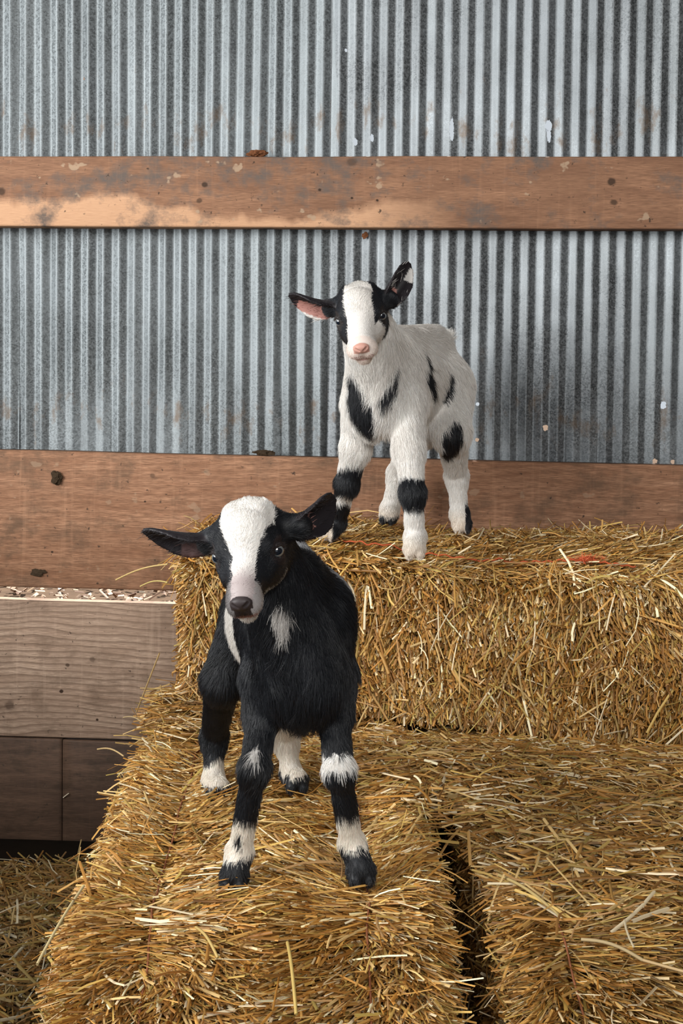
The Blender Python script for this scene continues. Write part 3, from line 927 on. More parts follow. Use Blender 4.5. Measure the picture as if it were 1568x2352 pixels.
def surface_nets(sdf, lo, hi, h):
    lo = np.array(lo); hi = np.array(hi)
    B = 4
    nb = np.ceil((hi - lo) / (h * B)).astype(int)
    n = nb * B + 1
    ax = [lo[i] + (np.arange(nb[i]) + 0.5) * h * B for i in range(3)]
    G = np.stack(np.meshgrid(*ax, indexing='ij'), -1).reshape(-1, 3)
    dc = sdf(G).reshape(nb)
    val = np.repeat(np.repeat(np.repeat(dc, B, 0), B, 1), B, 2)
    val = np.pad(val, ((0, 1),) * 3, mode='edge').astype(np.float32)
    act = np.abs(dc) < h * B * 1.15
    bi = np.argwhere(act)
    r = np.arange(B + 1)
    O = np.stack(np.meshgrid(r, r, r, indexing='ij'), -1).reshape(-1, 3)
    I = (bi[:, None, :] * B + O[None]).reshape(-1, 3)
    lin = np.unique(np.ravel_multi_index(I.T, n))
    I = np.stack(np.unravel_index(lin, n), 1)
    out = np.empty(len(I), np.float32)
    for a in range(0, len(I), 400000):
        out[a:a + 400000] = sdf(lo + I[a:a + 400000] * h)
    val[I[:, 0], I[:, 1], I[:, 2]] = out
    s = val < 0
    c = np.zeros(np.array(s.shape) - 1, np.int8)
    for dx in (0, 1):
        for dy in (0, 1):
            for dz in (0, 1):
                c += s[dx:dx + c.shape[0], dy:dy + c.shape[1], dz:dz + c.shape[2]]
    mask = (c > 0) & (c < 8)
    cells = np.argwhere(mask)
    vid = np.full(mask.shape, -1, np.int32)
    vid[mask] = np.arange(len(cells))
    acc = np.zeros((len(cells), 3)); cnt = np.zeros(len(cells))
    corners = [(dx, dy, dz) for dx in (0, 1) for dy in (0, 1) for dz in (0, 1)]
    for a in corners:
        for b in corners:
            if a < b and sum(abs(a[i] - b[i]) for i in range(3)) == 1:
                ia, ib = cells + a, cells + b
                va, vb = val[ia[:, 0], ia[:, 1], ia[:, 2]], val[ib[:, 0], ib[:, 1], ib[:, 2]]
                m = (va < 0) != (vb < 0)
                t = np.where(m, va / (va - vb + 1e-12), 0)
                pos = np.array(a) + (np.array(b) - np.array(a)) * t[:, None]
                acc += pos * m[:, None]; cnt += m
    V = lo + (cells + acc / cnt[:, None]) * h
    faces = []
    for axis in range(3):
        u, w = (axis + 1) % 3, (axis + 2) % 3
        sl0 = [slice(None)] * 3; sl1 = [slice(None)] * 3
        sl0[axis] = slice(0, -1); sl1[axis] = slice(1, None)
        e = s[tuple(sl0)] != s[tuple(sl1)]
        idx = np.argwhere(e)
        ok = (idx[:, u] > 0) & (idx[:, w] > 0) & (idx[:, u] < mask.shape[u]) & (idx[:, w] < mask.shape[w])
        idx = idx[ok]
        inside = s[idx[:, 0], idx[:, 1], idx[:, 2]]
        du = np.zeros(3, int); du[u] = 1
        dw = np.zeros(3, int); dw[w] = 1
        g = lambda k: vid[k[:, 0], k[:, 1], k[:, 2]]
        q = np.stack([g(idx), g(idx - du), g(idx - du - dw), g(idx - dw)], 1)
        q[~inside] = q[~inside][:, ::-1]
        faces.append(q)
    F = np.concatenate(faces)
    F = F[(F >= 0).all(1)]
    return V, F

def cap_dist(p, a, b):
    return cone_d(np.asarray(p, np.float32), a, b, 0.0, 0.0)

HAIRN = 150000

def build_kid(name, label, S, paint):
    """S: spec in world space. legs: dict of joints; head frame; colours come from paint(points, grp, ...)"""
    K = Kid()
    fc, hc = np.array(S['fore']), np.array(S['hind'])        # ground points under the shoulders and the hips
    A = fc - hc; A[2] = 0; A = nrm(A)
    Lf = np.array([-A[1], A[0], 0.0])                          # animal's left
    Z = np.array([0, 0, 1.0])
    RT = np.stack([A, Lf, Z])
    def tp(t, l, z, ref='f'):
        """trunk point: t metres behind the shoulders, l to the animal's left, z above the ground"""
        L = np.linalg.norm((hc - fc)[:2])
        g = fc[2] + (hc[2] - fc[2]) * np.clip(t / L, 0, 1)
        return np.array([fc[0], fc[1], 0]) - A * t + Lf * l + Z * (g + z)
    LT = np.linalg.norm((hc - fc)[:2])
    back, down = -A, -Z
    fb = S.get('belly', 0.0); bw = S.get('bw', 1.0); up = S.get('up', 0.0); lg = S.get('lg', 1.0)
    K.ell(tp(0.035, 0, .285), RT, (.095, .056 * bw, .083), .03, 'trunk', back * .5 + down, .020)
    K.ell(tp(-.028, 0, .258), RT, (.050, .047 * bw, .064), .03, 'chest', down + A * .05, .022)
    K.ell(tp(LT * .5, 0, .277 + up * .5), RT, (.115, .066 * bw * S.get('midw', 1), .077 + fb), .03, 'trunk', back * .8 + down * .8, .020)
    K.ell(tp(LT * .95, 0, .300), RT, (.075, .055, .066), .03, 'rump', back * .5 + down, .020)
    K.cone(tp(.0, 0, .338 + up), tp(LT, 0, .345 + up), .030, .030, .035, 'trunk', back, .017)
    K.cone(tp(LT + .045, 0, .352), tp(LT + .075, 0, .374), .013, .008, .02, 'tail', back * .5 + Z, .024)
    for sg in (1, -1):
        K.ell(tp(.018, sg * .040 * bw, .262), RT, (.042, .026 * bw, .068), .025, 'shoulder', down * 1 + back * .3, .020)
        if S.get('sw'): K.ell(tp(.040, sg * .036, .322), RT, (.058, .036, .052), .03, 'shoulder', down + back * .4, .018)
        K.ell(tp(LT * .97, sg * .036 * bw, .262), RT, (.055, .028 * bw, .068), .025, 'haunch', down * 1 + back * .4, .020)
    # legs
    for key, J in S['legs'].items():
        sg = 1 if key[1] == 'l' else -1
        if key[0] == 'f':
            sh, el, kn_, fe, ho = tp(.0, sg * .040, .250), J['elbow'], J['knee'], J['fetlock'], J['hoof']
            K.cone(sh, el, .036 * (.3 + .7 * lg), .0255 * (.5 + .5 * lg), .022, 'shoulder', nrm(el - sh), .017)
            K.cone(el, kn_, .0235 * lg, .0180 * lg, .014, 'leg_' + key, nrm(kn_ - el), .014)
            K.cone(kn_ + A * .002, kn_ - Z * .006, .0188 * lg, .0182 * lg, .010, 'leg_' + key, nrm(fe - kn_), .012)
            K.cone(kn_, fe, .0165 * lg, .0145 * lg, .012, 'leg_' + key, nrm(fe - kn_), .012)
        else:
            hp, st, hk, fe, ho = tp(LT, sg * .034, .275), J['knee'], J['hock'], J['fetlock'], J['hoof']
            K.cone(hp, st, .045 * (.4 + .6 * lg), .033 * (.2 + .8 * lg), .03, 'haunch', nrm(st - hp) + back * .3, .019)
            K.cone(st, hk, .030 * lg, .0185 * (.4 + .6 * lg), .018, 'leg_' + key, nrm(hk - st), .013)
            K.cone(hk, hk + (fe - hk) * .15, .0178, .017, .010, 'leg_' + key, nrm(fe - hk), .010)
            K.cone(hk, fe, .0172 * (.4 + .6 * lg), .0150 * (.4 + .6 * lg), .012, 'leg_' + key, nrm(fe - hk), .010)
        fwd = A if 'dir' not in J else nrm(J['dir'])
        K.cone(fe, ho + Z * .018, .0175 * (.4 + .6 * lg), .0175 * (.4 + .6 * lg), .010, 'leg_' + key, nrm(ho - fe) + fwd * .2, .008)
        side = np.cross(Z, fwd)
        for q in (1, -1):
            K.cone(ho + Z * .016 + side * q * .0075, ho + Z * .008 + fwd * .010 + side * q * .0085, .0110, .0075, .004, 'leg_' + key, down + fwd * .5, .006)
        K.cone(ho + Z * .020, ho + Z * .018 - fwd * .010, .012, .009, .006, 'leg_' + key, down, .007)
    # head frame
    H = np.array(S['head']); s = S.get('hs', 0.92)
    Fw = nrm(S['F']); Rr = np.array(S['R'], float); Rr = nrm(Rr - Fw * (Rr @ Fw)); Up = np.cross(Rr, Fw)
    if Up[2] < 0: Up = -Up
    RH = np.stack([Fw, Rr, Up])
    def hp_(x, y, z): return H + s * (Fw * x + Rr * y + Up * z)
    def hl_(p): return ((np.asarray(p) - H) @ RH.T) / s
    # neck
    nb = hp_(-.050, 0, -.012)
    nk = tp(-.005, 0, .300)
    K.cone(tp(.02, 0, .315), nb, .050, .036, .03, 'neck', down + back * .35, .020)
    K.cone(tp(-.035, 0, .262), hp_(-.038, 0, -.034), .046, .028, .03, 'neck', down, .020)
    mw = S.get('mw', 1.0)
    # head
    cr = lambda *a: tuple(v * s for v in a)
    K.cone(hp_(-.044, 0, .008), hp_(-.012, 0, .020), .0400 * s, .0355 * s, .012, 'head', -Fw + Up * .25, .0085)
    K.cone(hp_(-.010, 0, .008), hp_(.058, 0, -.009), .0340 * s, .0225 * s * (.5 + .5 * mw), .014, 'head', -Fw * .9 + Up * .1, .0055)
    K.ell(hp_(.070, 0, -.0125), RH, cr(.0180, .0255 * mw, .0175), .008, 'muzzle', -Fw * .6 - Up * .8, .0045)
    K.cone(hp_(-.034, 0, -.022), hp_(.052, 0, -.028), .0270 * s, .0165 * s * mw, .016, 'jaw', -Fw * .7 - Up * .6, .0075)
    K.cone(hp_(.046, 0, -.034), hp_(.067, 0, -.0325), .0150 * s * (.4 + .6 * mw), .0145 * s * (.4 + .6 * mw), .006, 'chin', -Fw * .4 - Up * .8, .0034)
    for sg in (1, -1):
        K.ell(hp_(-.012, sg * .021, -.019), RH, cr(.040, .0205, .022), .014, 'jaw', -Fw * .6 - Up * .6, .0080)
        K.cone(hp_(-.010, sg * .0315, .0175), hp_(.008, sg * .0280, .0165), .0085 * s, .0070 * s, .010, 'head', -Fw + Up * .4, .0050)
        K.cone(hp_(.004, sg * .030, -.004), hp_(.030, sg * .021, -.010), .0090 * s, .0075 * s, .012, 'head', -Fw, .0050)
        K.ell(hp_(.0715, sg * .0125 * mw, -.0190), RH, cr(.0150, .0135 * mw, .0120), .006, 'muzzle', -Fw * .4 - Up, .0042)
        K.cone(hp_(-.046, sg * .020, .034), hp_(-.034, sg * .018, .040), .010 * s, .008 * s, .010, 'head', -Fw + Up * .6, .009)
    # nose leather
    K.ell(hp_(.0855, 0, -.0055), RH, cr(.0062, .0125, .0075), .005, 'nose', Fw, .0)
    eyes = []; lids = []
    for sg in (1, -1):
        ec = hp_(.0015, sg * .0355, .0045)
        ld = nrm(Fw * .72 + Rr * sg * .70 + Up * .10)
        eyes.append((ec, ld, sg))
        K.carve.append(('e', (ec + ld * .004 * s, RH, (.0092 * s,) * 3), .002))
        tv = nrm(np.cross(ld, Up)); uv = np.cross(tv, ld)
        arc = [ec + s * (ld * (.0052 - .0022 * abs(q_)) + tv * .0098 * q_ + uv * (.0088 - .0070 * q_ * q_)) for q_ in (-1, -.5, 0, .5, 1)]
        arc2 = [ec + s * (ld * (.0035 - .0018 * abs(q_)) + tv * .0096 * q_ - uv * (.0088 - .0060 * q_ * q_)) for q_ in (-1, -.5, 0, .5, 1)]
        for ar_, rr2 in ((arc, .0023), (arc2, .0018)):
            for k_ in range(4): lids.append((ar_[k_], ar_[k_ + 1], rr2 * s))
    for sg in (1, -1):
        K.carve.append(('c', (hp_(.0915, sg * .0046, -.0075), hp_(.0890, sg * .0098, -.0035), .0022 * s, .0019 * s), .0015))
        K.carve.append(('c', (hp_(.0860, sg * .0003, -.0290), hp_(.0790, sg * .0170, -.0270), .0016 * s, .0015 * s), .0015))
        K.carve.append(('c', (hp_(.0790, sg * .0170, -.0270), hp_(.0540, sg * .0260, -.0215), .0015 * s, .0012 * s), .0015))
    K.carve.append(('c', (hp_(.0925, 0, -.012), hp_(.0905, 0, -.025), .0007 * s, .0007 * s), .001))
    K.lids = lids
    for i, E in enumerate(S['ears']):
        e1, e2, e3 = ear_frame(E['base'], E['tip'], E['open'])
        K.cone(hp_(-.042, (1 if i else -1) * .030, .010), E['base'] + e1 * .006, .018 * s, .0150 * s, .012, 'head', e1, .007)
        K.ear((E['base'], E['tip'], E['open'], E['w'], .0024, E.get('curl', .75)), 'ear_%d' % i, e1, .0042)
    S['_hl'] = hl_; S['_hp'] = hp_; S['_tp'] = tp; S['_A'] = A; S['_Lf'] = Lf; S['_frame'] = RH; S['_LT'] = LT
    pts = [fc, hc, H, tp(-.12, 0, .2), tp(LT + .14, 0, .42)] + [E['tip'] for E in S['ears']] + [J[k] for J in S['legs'].values() for k in J if k != 'dir']
    pts = np.array(pts)
    lo = pts.min(0) - .055; hi = pts.max(0) + .055
    lo = np.minimum(lo, H - .10); hi = np.maximum(hi, H + .10)
    V, F = surface_nets(K.sdf, lo, hi, 0.0024)
    # finer net on the head
    me = mesh_np('tmp', V, F, None)
    bm = bmesh.new(); bm.from_mesh(me); bpy.data.meshes.remove(me)
    lc = hl_(V)
    _, g, _, _ = K.info(V)
    isf = (np.linalg.norm((lc - [.03, 0, -.005]) / [.085, .055, .055], axis=1) < 1)
    bm.verts.ensure_lookup_table()
    ed = [e for e in bm.edges if isf[e.verts[0].index] and isf[e.verts[1].index]]
    bmesh.ops.subdivide_edges(bm, edges=ed, cuts=1, use_grid_fill=True)
    bmesh.ops.triangulate(bm, faces=[f for f in bm.faces if len(f.verts) > 4])
    V = np.array([v.co[:] for v in bm.verts])
    for _ in range(3):
        dd = K.sdf(V)[:, None]
        V = V - np.clip(dd, -.0015, .0015) * K.grad(V) * .9
    for v, c in zip(bm.verts, V): v.co = c
    def hit(px_, py_):
        v = RC @ np.array([(px_ - PPX) / F_PX, -(py_ - PPY) / F_PX, -1.0]); v = nrm(v)
        t_r = 1.0
        for _ in range(60):
            d_ = float(K.sdf((CAM + v * t_r)[None])[0])
            if d_ < .0004 or t_r > 3.2: break
            t_r += max(d_ * .8, .0003)
        return CAM + v * t_r
    S['spots'] = [([hit(a_, b_) + np.array([0, -.004, 0]) for (a_, b_, _r) in sp[0]], [_r / (F_PX / (S['fore'][1] + 2.65)) for (_a, _b, _r) in sp[0]], *sp[1:]) for sp in S['spots']]
    base = np.array(tp(LT / 2, 0, 0))
    root = empty(name, base.tolist(), label, 'goat')
    for v, c in zip(bm.verts, V - base): v.co = c
    me = bpy.data.meshes.new('body')
    bm.to_mesh(me); bm.free()
    me.polygons.foreach_set('use_smooth', np.ones(len(me.polygons), dtype=bool))
    me.materials.append(M_SKIN)
    body = link('body', me, root)
    # skin colour: same pattern as the coat, bare leather where there is no hair
    idx, grp, flow, hlen = K.info(V)
    skin, _ = paint(V, grp, S, 0.0, True)
    att = me.color_attributes.new('tint', 'FLOAT_COLOR', 'POINT')
    c4 = np.ones((len(V), 4), np.float32); c4[:, :3] = skin
    att.data.foreach_set('color', c4.ravel())
    # fur
    me.calc_loop_triangles()
    nt = len(me.loop_triangles)
    tri = np.empty(nt * 3, np.int32); me.loop_triangles.foreach_get('vertices', tri); tri = tri.reshape(-1, 3)
    a, b, c = V[tri[:, 0]], V[tri[:, 1]], V[tri[:, 2]]
    area_ = np.linalg.norm(np.cross(b - a, c - a), axis=1) * .5
    cen = (a + b + c) / 3
    lcen = hl_(cen)
    wgt = area_ * np.where(np.linalg.norm(lcen - [.02, 0, 0], axis=1) < .10, 3.4, 1.0)
    gt = grp[tri[:, 0]]
    isear = np.char.startswith(gt.astype(str), 'ear')
    wgt = wgt * np.where(isear, 0.9, 1.0) * np.where(np.char.startswith(gt.astype(str), 'leg'), 1.5, 1.0)
    rng = np.random.RandomState(S['seed'])
    n = HAIRN
    ti = rng.choice(nt, n, p=wgt / wgt.sum())
    r1 = np.sqrt(rng.rand(n, 1)); r2 = rng.rand(n, 1)
    P = a[ti] * (1 - r1) + b[ti] * (r1 * (1 - r2)) + c[ti] * (r1 * r2)
    N = K.grad(P)
    idx, grp, flow, hlen = K.info(P)
    colr, lmul = paint(P, grp, S, 1.0, False)
    # no hair on eyeballs, nose leather, lips
    lp = hl_(P)
    keep = np.ones(n, bool)
    for (ec, ld, sg) in eyes:
        keep &= np.linalg.norm(P - (ec + ld * .004 * s), axis=1) > .0100 * s
    keep &= ~(grp == 'nose')
    nostril = (lp[:, 0] > .083) & (np.abs(lp[:, 1]) < .0135) & (lp[:, 2] > -.013)
    lips = (lp[:, 0] > .058) & (lp[:, 2] < -.0262) & (lp[:, 2] > -.0300) & (np.abs(lp[:, 1]) < .022)
    keep &= ~nostril & ~lips
    for E in S['ears']:                       # inner ear almost bare
        e1, e2, e3 = ear_frame(E['base'], E['tip'], E['open'])
        inn = (np.char.startswith(grp.astype(str), 'ear')) & ((N @ e3) > .25) & (np.linalg.norm(P - E['base'], axis=1) < .085)
        keep &= ~(inn & (rng.rand(n) < .55))
        lng = inn & (rng.rand(n) < (.045 if S.get('tuft') and E is S['ears'][1] else .18))
        hlen = np.where(lng, .013, hlen)
        if S.get('tuft') and E is S['ears'][1]: colr[lng] = WHITE * .8
    hlen = hlen * lmul
    P, N, grp, flow, hlen, colr, lp = P[keep], N[keep], grp[keep], flow[keep], hlen[keep], colr[keep], lp[keep]
    n = len(P)
    T = nrm(flow - N * np.sum(flow * N, 1, keepdims=True))
    cl = np.stack([vnoise(P, .012, 1), vnoise(P, .012, 2), vnoise(P, .012, 3)], 1)
    cl2 = np.stack([vnoise(P, .035, 4), vnoise(P, .035, 5), vnoise(P, .035, 6)], 1)
    T = nrm(T + cl * .45 + cl2 * .35 + rng.randn(n, 3) * .16)
    T = nrm(T - N * np.sum(T * N, 1, keepdims=True))
    headm = np.isin(grp, ['head', 'muzzle', 'chin', 'jaw'])
    lift = np.where(headm, .26, .32) + rng.rand(n) * .18
    L = hlen * (0.65 + 0.6 * rng.rand(n))
    pts = []
    for t in (0, .33, .66, 1.0):
        out = N * (L * lift * (t - .42 * t * t))[:, None]
        alongT = T * (L * t)[:, None]
        sag = np.array([0, 0, -1.0]) * (L * .22 * t * t)[:, None]
        pts.append(P - N * .0006 + out + alongT * .92 + sag)
    PT = np.stack(pts, 1) - base
    cv = bpy.data.hair_curves.new('fur')
    cv.add_curves([4] * n)
    cv.attributes['position'].data.foreach_set('vector', PT.astype(np.float32).ravel())
    ra = cv.attributes.get('radius') or cv.attributes.new('radius', 'FLOAT', 'POINT')
    rr = np.tile([1.0, .95, .7, .22], (n, 1)) * (np.where(headm, .00015, .00020) * (0.8 + .5 * rng.rand(n)))[:, None]
    ra.data.foreach_set('value', rr.astype(np.float32).ravel())
    ca = cv.attributes.new('tint', 'FLOAT_COLOR', 'CURVE')
    c4 = np.ones((n, 4), np.float32); c4[:, :3] = np.clip(colr * (0.86 + .28 * rng.rand(n, 1)), 0, .92)
    ca.data.foreach_set('color', c4.ravel())
    cv.materials.append(M_HAIR)
    fur = link('fur', cv, root)
    fur['kind'] = 'stuff'
    # eyes
    for (ec, ld, sg) in eyes:
        r = .0096 * s
        er = empty_part('eye', root, base, ec, r)
        for nm, mt, ang, asp, rr_ in (('iris', M_IRIS, 52, 1.0, 1.012), ('pupil', M_PUPIL, 33, .80, 1.03)):
            gz = nrm(ld * .8 + nrm(CAM - ec) * S.get('gaze', .9))
            ux = nrm(np.cross(gz, Up)); uy = np.cross(ux, gz)
            V2, F2 = [], []
            nr_, ns = 6, 28
            V2.append(gz * r * rr_)
            for i in range(1, nr_ + 1):
                for k in range(ns):
                    th = 2 * math.pi * k / ns
                    an = rad(ang) * i / nr_
                    dx, dy = math.cos(th) * math.sin(an), math.sin(th) * math.sin(an) * asp
                    dz = math.sqrt(max(0, 1 - dx * dx - dy * dy))
                    V2.append((ux * dx + uy * dy + gz * dz) * r * rr_)
            bm = bmesh.new()
            vv = [bm.verts.new(v) for v in V2]
            for k in range(ns):
                bm.faces.new((vv[0], vv[1 + k], vv[1 + (k + 1) % ns]))
                for i in range(1, nr_):
                    a0, a1 = 1 + (i - 1) * ns, 1 + i * ns
                    bm.faces.new((vv[a0 + k], vv[a1 + k], vv[a1 + (k + 1) % ns], vv[a0 + (k + 1) % ns]))
            me2 = bpy.data.meshes.new(nm)
            bm.normal_update(); bm.to_mesh(me2); bm.free()
            for p_ in me2.polygons: p_.use_smooth = True
            me2.materials.append(mt)
            link(nm, me2, er)
    # hooves: two claws each
    for key, J in S['legs'].items():
        fwd = A if 'dir' not in J else nrm(J['dir'])
        side = np.cross(Z, fwd)
        bm = bmesh.new()
        for q in (1, -1):
            ret = bmesh.ops.create_icosphere(bm, subdivisions=3, radius=1)
            for v in ret['verts']:
                x, y, z = v.co
                wf = 1 - .30 * max(0, x)
                zz = max(z, -.62)
                pt = fwd * (x * .0140 + .003) + side * (y * .0078 * wf + q * .0086) + Z * ((zz + .62) * .0115 * (1 - .32 * max(0, x)))
                v.co = Vector((J['hoof'] + pt - base).tolist())
        pale = key in S.get('pale', ())
        o = link('hoof', bm_mesh('hoof', bm, M_HORN2 if pale else M_HORN, True), root)
        if pale: o['label'] = 'pale hoof'
    return root, K

def empty_part(name, root, base, ec, r):
    bm = bmesh.new()
    bmesh.ops.create_uvsphere(bm, u_segments=24, v_segments=16, radius=r)
    o = link(name, bm_mesh(name, bm, M_EYE, True), root)
    o.location = (np.array(ec) - base).tolist()
    return o

WHITE = np.array([0.90, 0.86, 0.81]); BLACK = np.array([0.010, 0.0115, 0.015]); CREAM = np.array([0.80, 0.68, 0.54])
PINK = np.array([0.62, 0.30, 0.25]); GREY = np.array([0.42, 0.39, 0.38])

def jit(P, hair):
    j = vnoise(P, .006, 20) * .0022 + vnoise(P, .018, 21) * .0030
    if hair: j = j + np.random.RandomState(len(P)).randn(len(P)) * .0010
    return j

def ear_paint(P, grp, S, C, lm, pinks):
    for i, E in enumerate(S['ears']):
        m = grp == 'ear_%d' % i
        e1, e2, e3 = ear_frame(E['base'], E['tip'], E['open'])
        q = P - E['base']
        u = (q @ e1) / np.linalg.norm(np.array(E['tip']) - E['base']); v = (q @ e2); w = q @ e3
        C[m] = BLACK * 1.0 + np.array([.006, .001, .0])
        sel = m & pinks[i](u, v / E['w'])
        C[sel] = PINK * .85
    return C

def paint1(P, grp, S, hair, skin):
    """white kid with black blotches"""
    n = len(P)
    lp = S['_hl'](P)
    x, y, z = lp[:, 0], lp[:, 1], lp[:, 2]
    j = jit(P, hair)
    C = np.tile(WHITE, (n, 1)); lm = np.ones(n)
    C = C * (1 - 0.10 * np.clip(vnoise(P, .05, 8), 0, 1))[:, None]
    h = P[:, 2] - S['ground'](P)
    # yellowish tinge on the lower chest and feet
    cr = np.clip((0.045 - h) / .04, 0, .7)[:, None]
    C = C * (1 - cr) + CREAM * cr
    body = ~np.isin(grp, ['head', 'muzzle', 'chin', 'jaw', 'nose', 'ear_0', 'ear_1'])
    for (pts, r) in S['spots']:
        for (a, b), (ra, rb) in zip(zip(pts[:-1], pts[1:]), zip(r[:-1], r[1:])):
            d = cone_d(P.astype(np.float32), a, b, ra, rb)
            m = (d + j < 0) & body
            C[m] = BLACK
    def band(g, lo, hi, cond=True):
        m = (grp == g) & (h + j * 1.6 > lo) & (h + j * 1.6 < hi) & cond
        C[m] = BLACK
    A, Lf = S['_A'], S['_Lf']
    def side(key): return (P - S['legs'][key]['hoof']) @ np.array([1., 0, 0])
    band('leg_fl', .084, .142)
    band('leg_fr', .086, .146)
    band('leg_fr', .0, .072, side('fr') > .006)
    band('leg_hl', -.01, .050, side('hl') > .006)
    band('leg_hr', -.01, .020)
    # head
    hd = np.isin(grp, ['head', 'jaw', 'muzzle', 'chin', 'nose'])
    w = np.interp(x, [-.075, -.060, -.045, -.02, .0, .03, .048, .06], [.005, .010, .021, .0265, .0265, .0240, .027, .05])
    wl = np.where(y < 0, np.minimum(w, .0225 + .25 * np.clip(x - .05, 0, 1)), w)
    blk = hd & (np.abs(y) + j * .8 > wl) & (x < np.where(y < 0, .064, .058))
    cheek = (y > 0) & (x > .006) & (z < .006)
    stripe = cone_d(lp.astype(np.float32), (.000, .038, -.004), (.014, .033, -.046), .0100, .0085) + j < 0
    blk &= ~(cheek & ~stripe)
    blk &= ~((z < -.044) & (y > -.012) & (y < .022))
    blk |= hd & (x < -.058 + np.abs(y) * .0 + j) & (z > .0) & (np.abs(y) > .008)
    C[blk] = BLACK * 1.3
    eyer = hd & (np.minimum(np.linalg.norm(lp - [.003, .0385, .0045], axis=1), np.linalg.norm(lp - [.003, -.0385, .0045], axis=1)) < .0175 + j)
    C[eyer] = np.array([.030, .024, .022])
    nose = (grp == 'nose') | ((x > .0825) & (np.abs(y) < .0135) & (z > -.014))
    C[nose & hd] = PINK * [1.12, 1.25, 1.2]
    lipm = hd & (x > .060) & (z < -.020) & (z > -.0325) & (np.abs(y) < .019)
    C[lipm] = np.array([0.66, 0.40, 0.36]) if skin else C[lipm] * [.95, .82, .78]
    mz = hd & (x > .070) & ~nose & ~lipm
    C[mz] = C[mz] * [1.0, .90, .86]
    C = ear_paint(P, grp, S, C, lm, [lambda u, v: (u < .80) & (v * S['esign'] > .12), lambda u, v: (u < .35) & (np.abs(v) < .25)])
    m = (grp == 'ear_1')
    E = S['ears'][1]; e1, e2, e3 = ear_frame(E['base'], E['tip'], E['open'])
    q = P - E['base']; u = (q @ e1) / np.linalg.norm(E['tip'] - E['base']); v = (q @ e2) / E['w']
    C[m & (u > .62) & (u < .93) & (v * S['esign1'] > .25)] = WHITE * .9
    E = S['ears'][0]; e1, e2, e3 = ear_frame(E['base'], E['tip'], E['open'])
    q = P - E['base']; u = (q @ e1) / np.linalg.norm(E['tip'] - E['base']); v = (q @ e2) / E['w']
    C[(grp == 'ear_0') & (v * S['esign'] > .82) & (u > .1) & (u < .88)] = WHITE * .9
    if skin:
        C = C * .8
    top = hd & (x < -.04) & (z > .02)
    lm = np.where(top, 1.5, 1.0)
    return np.clip(C, 0, 1), lm

